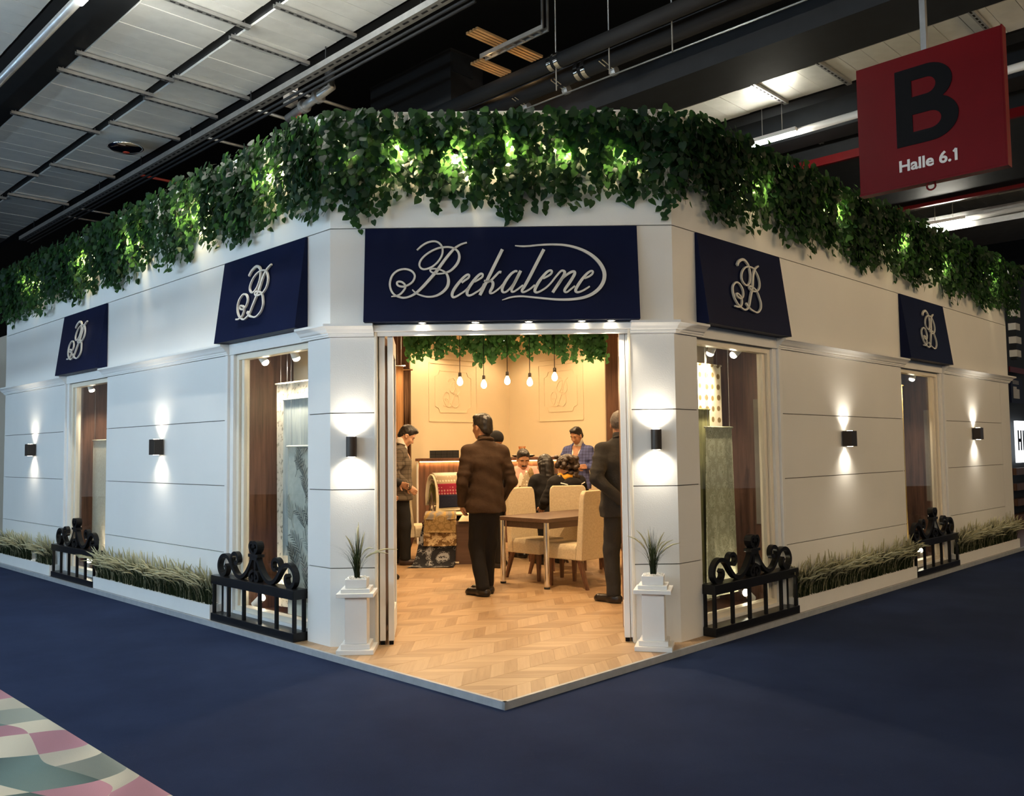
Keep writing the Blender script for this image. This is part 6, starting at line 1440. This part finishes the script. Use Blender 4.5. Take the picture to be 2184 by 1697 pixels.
# ================================================================ red hall sign
def text_mesh(txt, size, off, ext):
    cu = bpy.data.curves.new('lettering', 'FONT'); cu.body = txt; cu.size = size; cu.offset = off; cu.extrude = ext; cu.align_x = 'CENTER'; cu.resolution_u = 4
    o = bpy.data.objects.new('lettering', cu); COL.objects.link(o); dg = bpy.context.evaluated_depsgraph_get(); me = bpy.data.meshes.new_from_object(o.evaluated_get(dg)); bpy.data.objects.remove(o); return me
SM = Matrix(((S2, S2, 0, 0), (-S2, S2, 0, 0), (0, 0, 1, 0), (0, 0, 0, 1))); so = uv(2.0, -2.36, 3.30); SM.translation = so
t = thing('hall_sign', 'red square sign with black letter B and Halle 6.1', 'sign', SM)
MB().box(-.502, .502, 0, .075, 0, .965).build('panel', 'red', t, bevel=.004)
MB().box(-.506, .506, -.004, .079, -.014, 0).build('edge_strip', 'red', t); MB().box(.502, .512, -.004, .079, -.014, .968).build('edge_strip', 'red', t)
def flat(me, name, mat_, loc, w=None, h=None):
    co = np.array([v.co[:] for v in me.vertices]); mn, mx_ = co.min(0), co.max(0); sx = (w/(mx_[0]-mn[0])) if w else 1; sy = (h/(mx_[1]-mn[1])) if h else 1
    nv = [(loc[0]+(c[0]-(mn[0]+mx_[0])/2)*sx, loc[1]-(c[2]-mn[2]), loc[2]+(c[1]-mn[1])*sy) for c in co]
    for v, p in zip(me.vertices, nv): v.co = p
    me.materials.clear(); me.materials.append(MT[mat_]); o = bpy.data.objects.new(name, me); COL.objects.link(o); o.parent = t; return o
def letter_b():
    cu = bpy.data.curves.new('letter', 'CURVE'); cu.dimensions = '2D'; cu.fill_mode = 'BOTH'; cu.extrude = .002
    def el(cx, cy, rx, ry, a0, a1, n=14): return [(cx+rx*math.cos(math.radians(a0+(a1-a0)*i/n)), cy+ry*math.sin(math.radians(a0+(a1-a0)*i/n))) for i in range(n+1)]
    for pts in ([(0, 0)] + el(.56, .37, .44, .37, -90, 62) + el(.52, .965, .40, .335, -52, 90) + [(0, 1.3)], [(.27, .21)] + el(.55, .355, .18, .145, -90, 90) + [(.27, .50)], [(.27, .80)] + el(.51, .94, .15, .14, -90, 90) + [(.27, 1.08)]):
        sp = cu.splines.new('POLY'); sp.points.add(len(pts)-1); sp.use_cyclic_u = True
        for q, p in zip(sp.points, pts): q.co = (p[0], p[1], 0, 1)
    o = bpy.data.objects.new('letter', cu); COL.objects.link(o); dg = bpy.context.evaluated_depsgraph_get(); me = bpy.data.meshes.new_from_object(o.evaluated_get(dg)); bpy.data.objects.remove(o); return me
flat(letter_b(), 'letter', 'black', (0.0, -.001, .285), .43, .57)
flat(text_mesh('Halle 6.1', .1, .0028, .002), 'lettering', 'greywhite', (-.005, -.001, .100), .40, .088)
MB().ribbon([(.168, .166), (.187, .186)], .013, -.005, -.001).build('lettering_flag', 'greywhite', t)
MB().tube([(.0 + .03*math.cos(a*.5236), .03, -.035+.03*math.sin(a*.5236)) for a in range(13)], .007, 6).build('eye_bolt', 'red', t, True)
MB().box(-.03, .01, .02, .06, .965, 5.2).build('hanging_bar', 'steel', t)
# ================================================================ neighbouring stands at the edges of the view
o = MB().box(-13.5, -11.28, .9, 1.0, ZC, 3.5).build('neighbour_wall', 'cream'); o.matrix_world = FR['L']; tag(o, 'beige wall of the neighbouring stand at the left edge', 'wall', kind='structure')
NS = FR['R'] @ Matrix.Translation((0, 1.0, 0))
o = MB().box(11.3, 15, .12, .2, ZC, 4.6).build('neighbour_back', 'beam'); o.matrix_world = NS; tag(o, 'dark wall of the neighbouring stand at the right edge', 'wall', kind='structure')
t = thing('red_banner', 'narrow red banner at the right edge of the view', 'banner', NS @ Matrix.Translation((12.5, 0, 2.74))); MB().box(-.6, .6, -.02, .0, -.05, .05).build('cloth', 'red', t)
t = thing('dark_poster', 'small dark poster with white print at the right edge', 'poster', NS @ Matrix.Translation((12.2, -.02, 2.36))); MB().box(-.37, .37, -.02, 0, -.22, .22).build('sheet', 'navy', t)
for k in range(3): MB().box(-.26, .10, -.024, -.02, .12+.025*k, .13+.025*k).build('print_line', 'greywhite', t)
MB().box(-.24, .12, -.024, -.02, -.14, .03).build('print_block', 'greywhite', t); MB().box(-.24, -.05, -.026, -.02, .03, .07).build('print_block', 'greywhite', t)
t = thing('light_box_sign', 'lit white sign with black capital letters at the right edge', 'sign', NS @ Matrix.Translation((12.5, 0, 1.45))); MB().box(-.45, .75, -.05, 0, -.38, .37).build('light_box', 'sign_lit', t)
for x in (-.33, -.02, .34): MB().box(x-.11, x-.05, -.056, -.05, -.16, .20).box(x+.05, x+.11, -.056, -.05, -.16, .20).box(x-.05, x+.05, -.056, -.05, -.01, .05).build('letter', 'black', t)
t = thing('slatted_shelf', 'wooden slatted shelf under the lit white sign', 'shelf', NS @ Matrix.Translation((12.5, 0, 0)))
for k in range(4): MB().box(-.8, .8, -.10, .0, .05+.27*k, .17+.27*k).build('slat', 'walnut', t)
for x in (-.75, .75): MB().box(x-.03, x+.03, 0, .05, ZC, 1.1).build('post', 'darkwood', t)
t = thing('brick_column', 'white edged pillar with stacked blocks beyond the right end of the front', 'pillar', NS @ Matrix.Translation((11.95, -.1, 0)))
for k in range(7): MB().box(-.12, .14 + .05*(k % 2), -.06, .06, 2.95+.24*k, 3.07+.24*k).build('block', 'paper', t)
MB().box(-.10, .0, -.05, .05, 2.9, 4.6).build('post', 'beam', t)
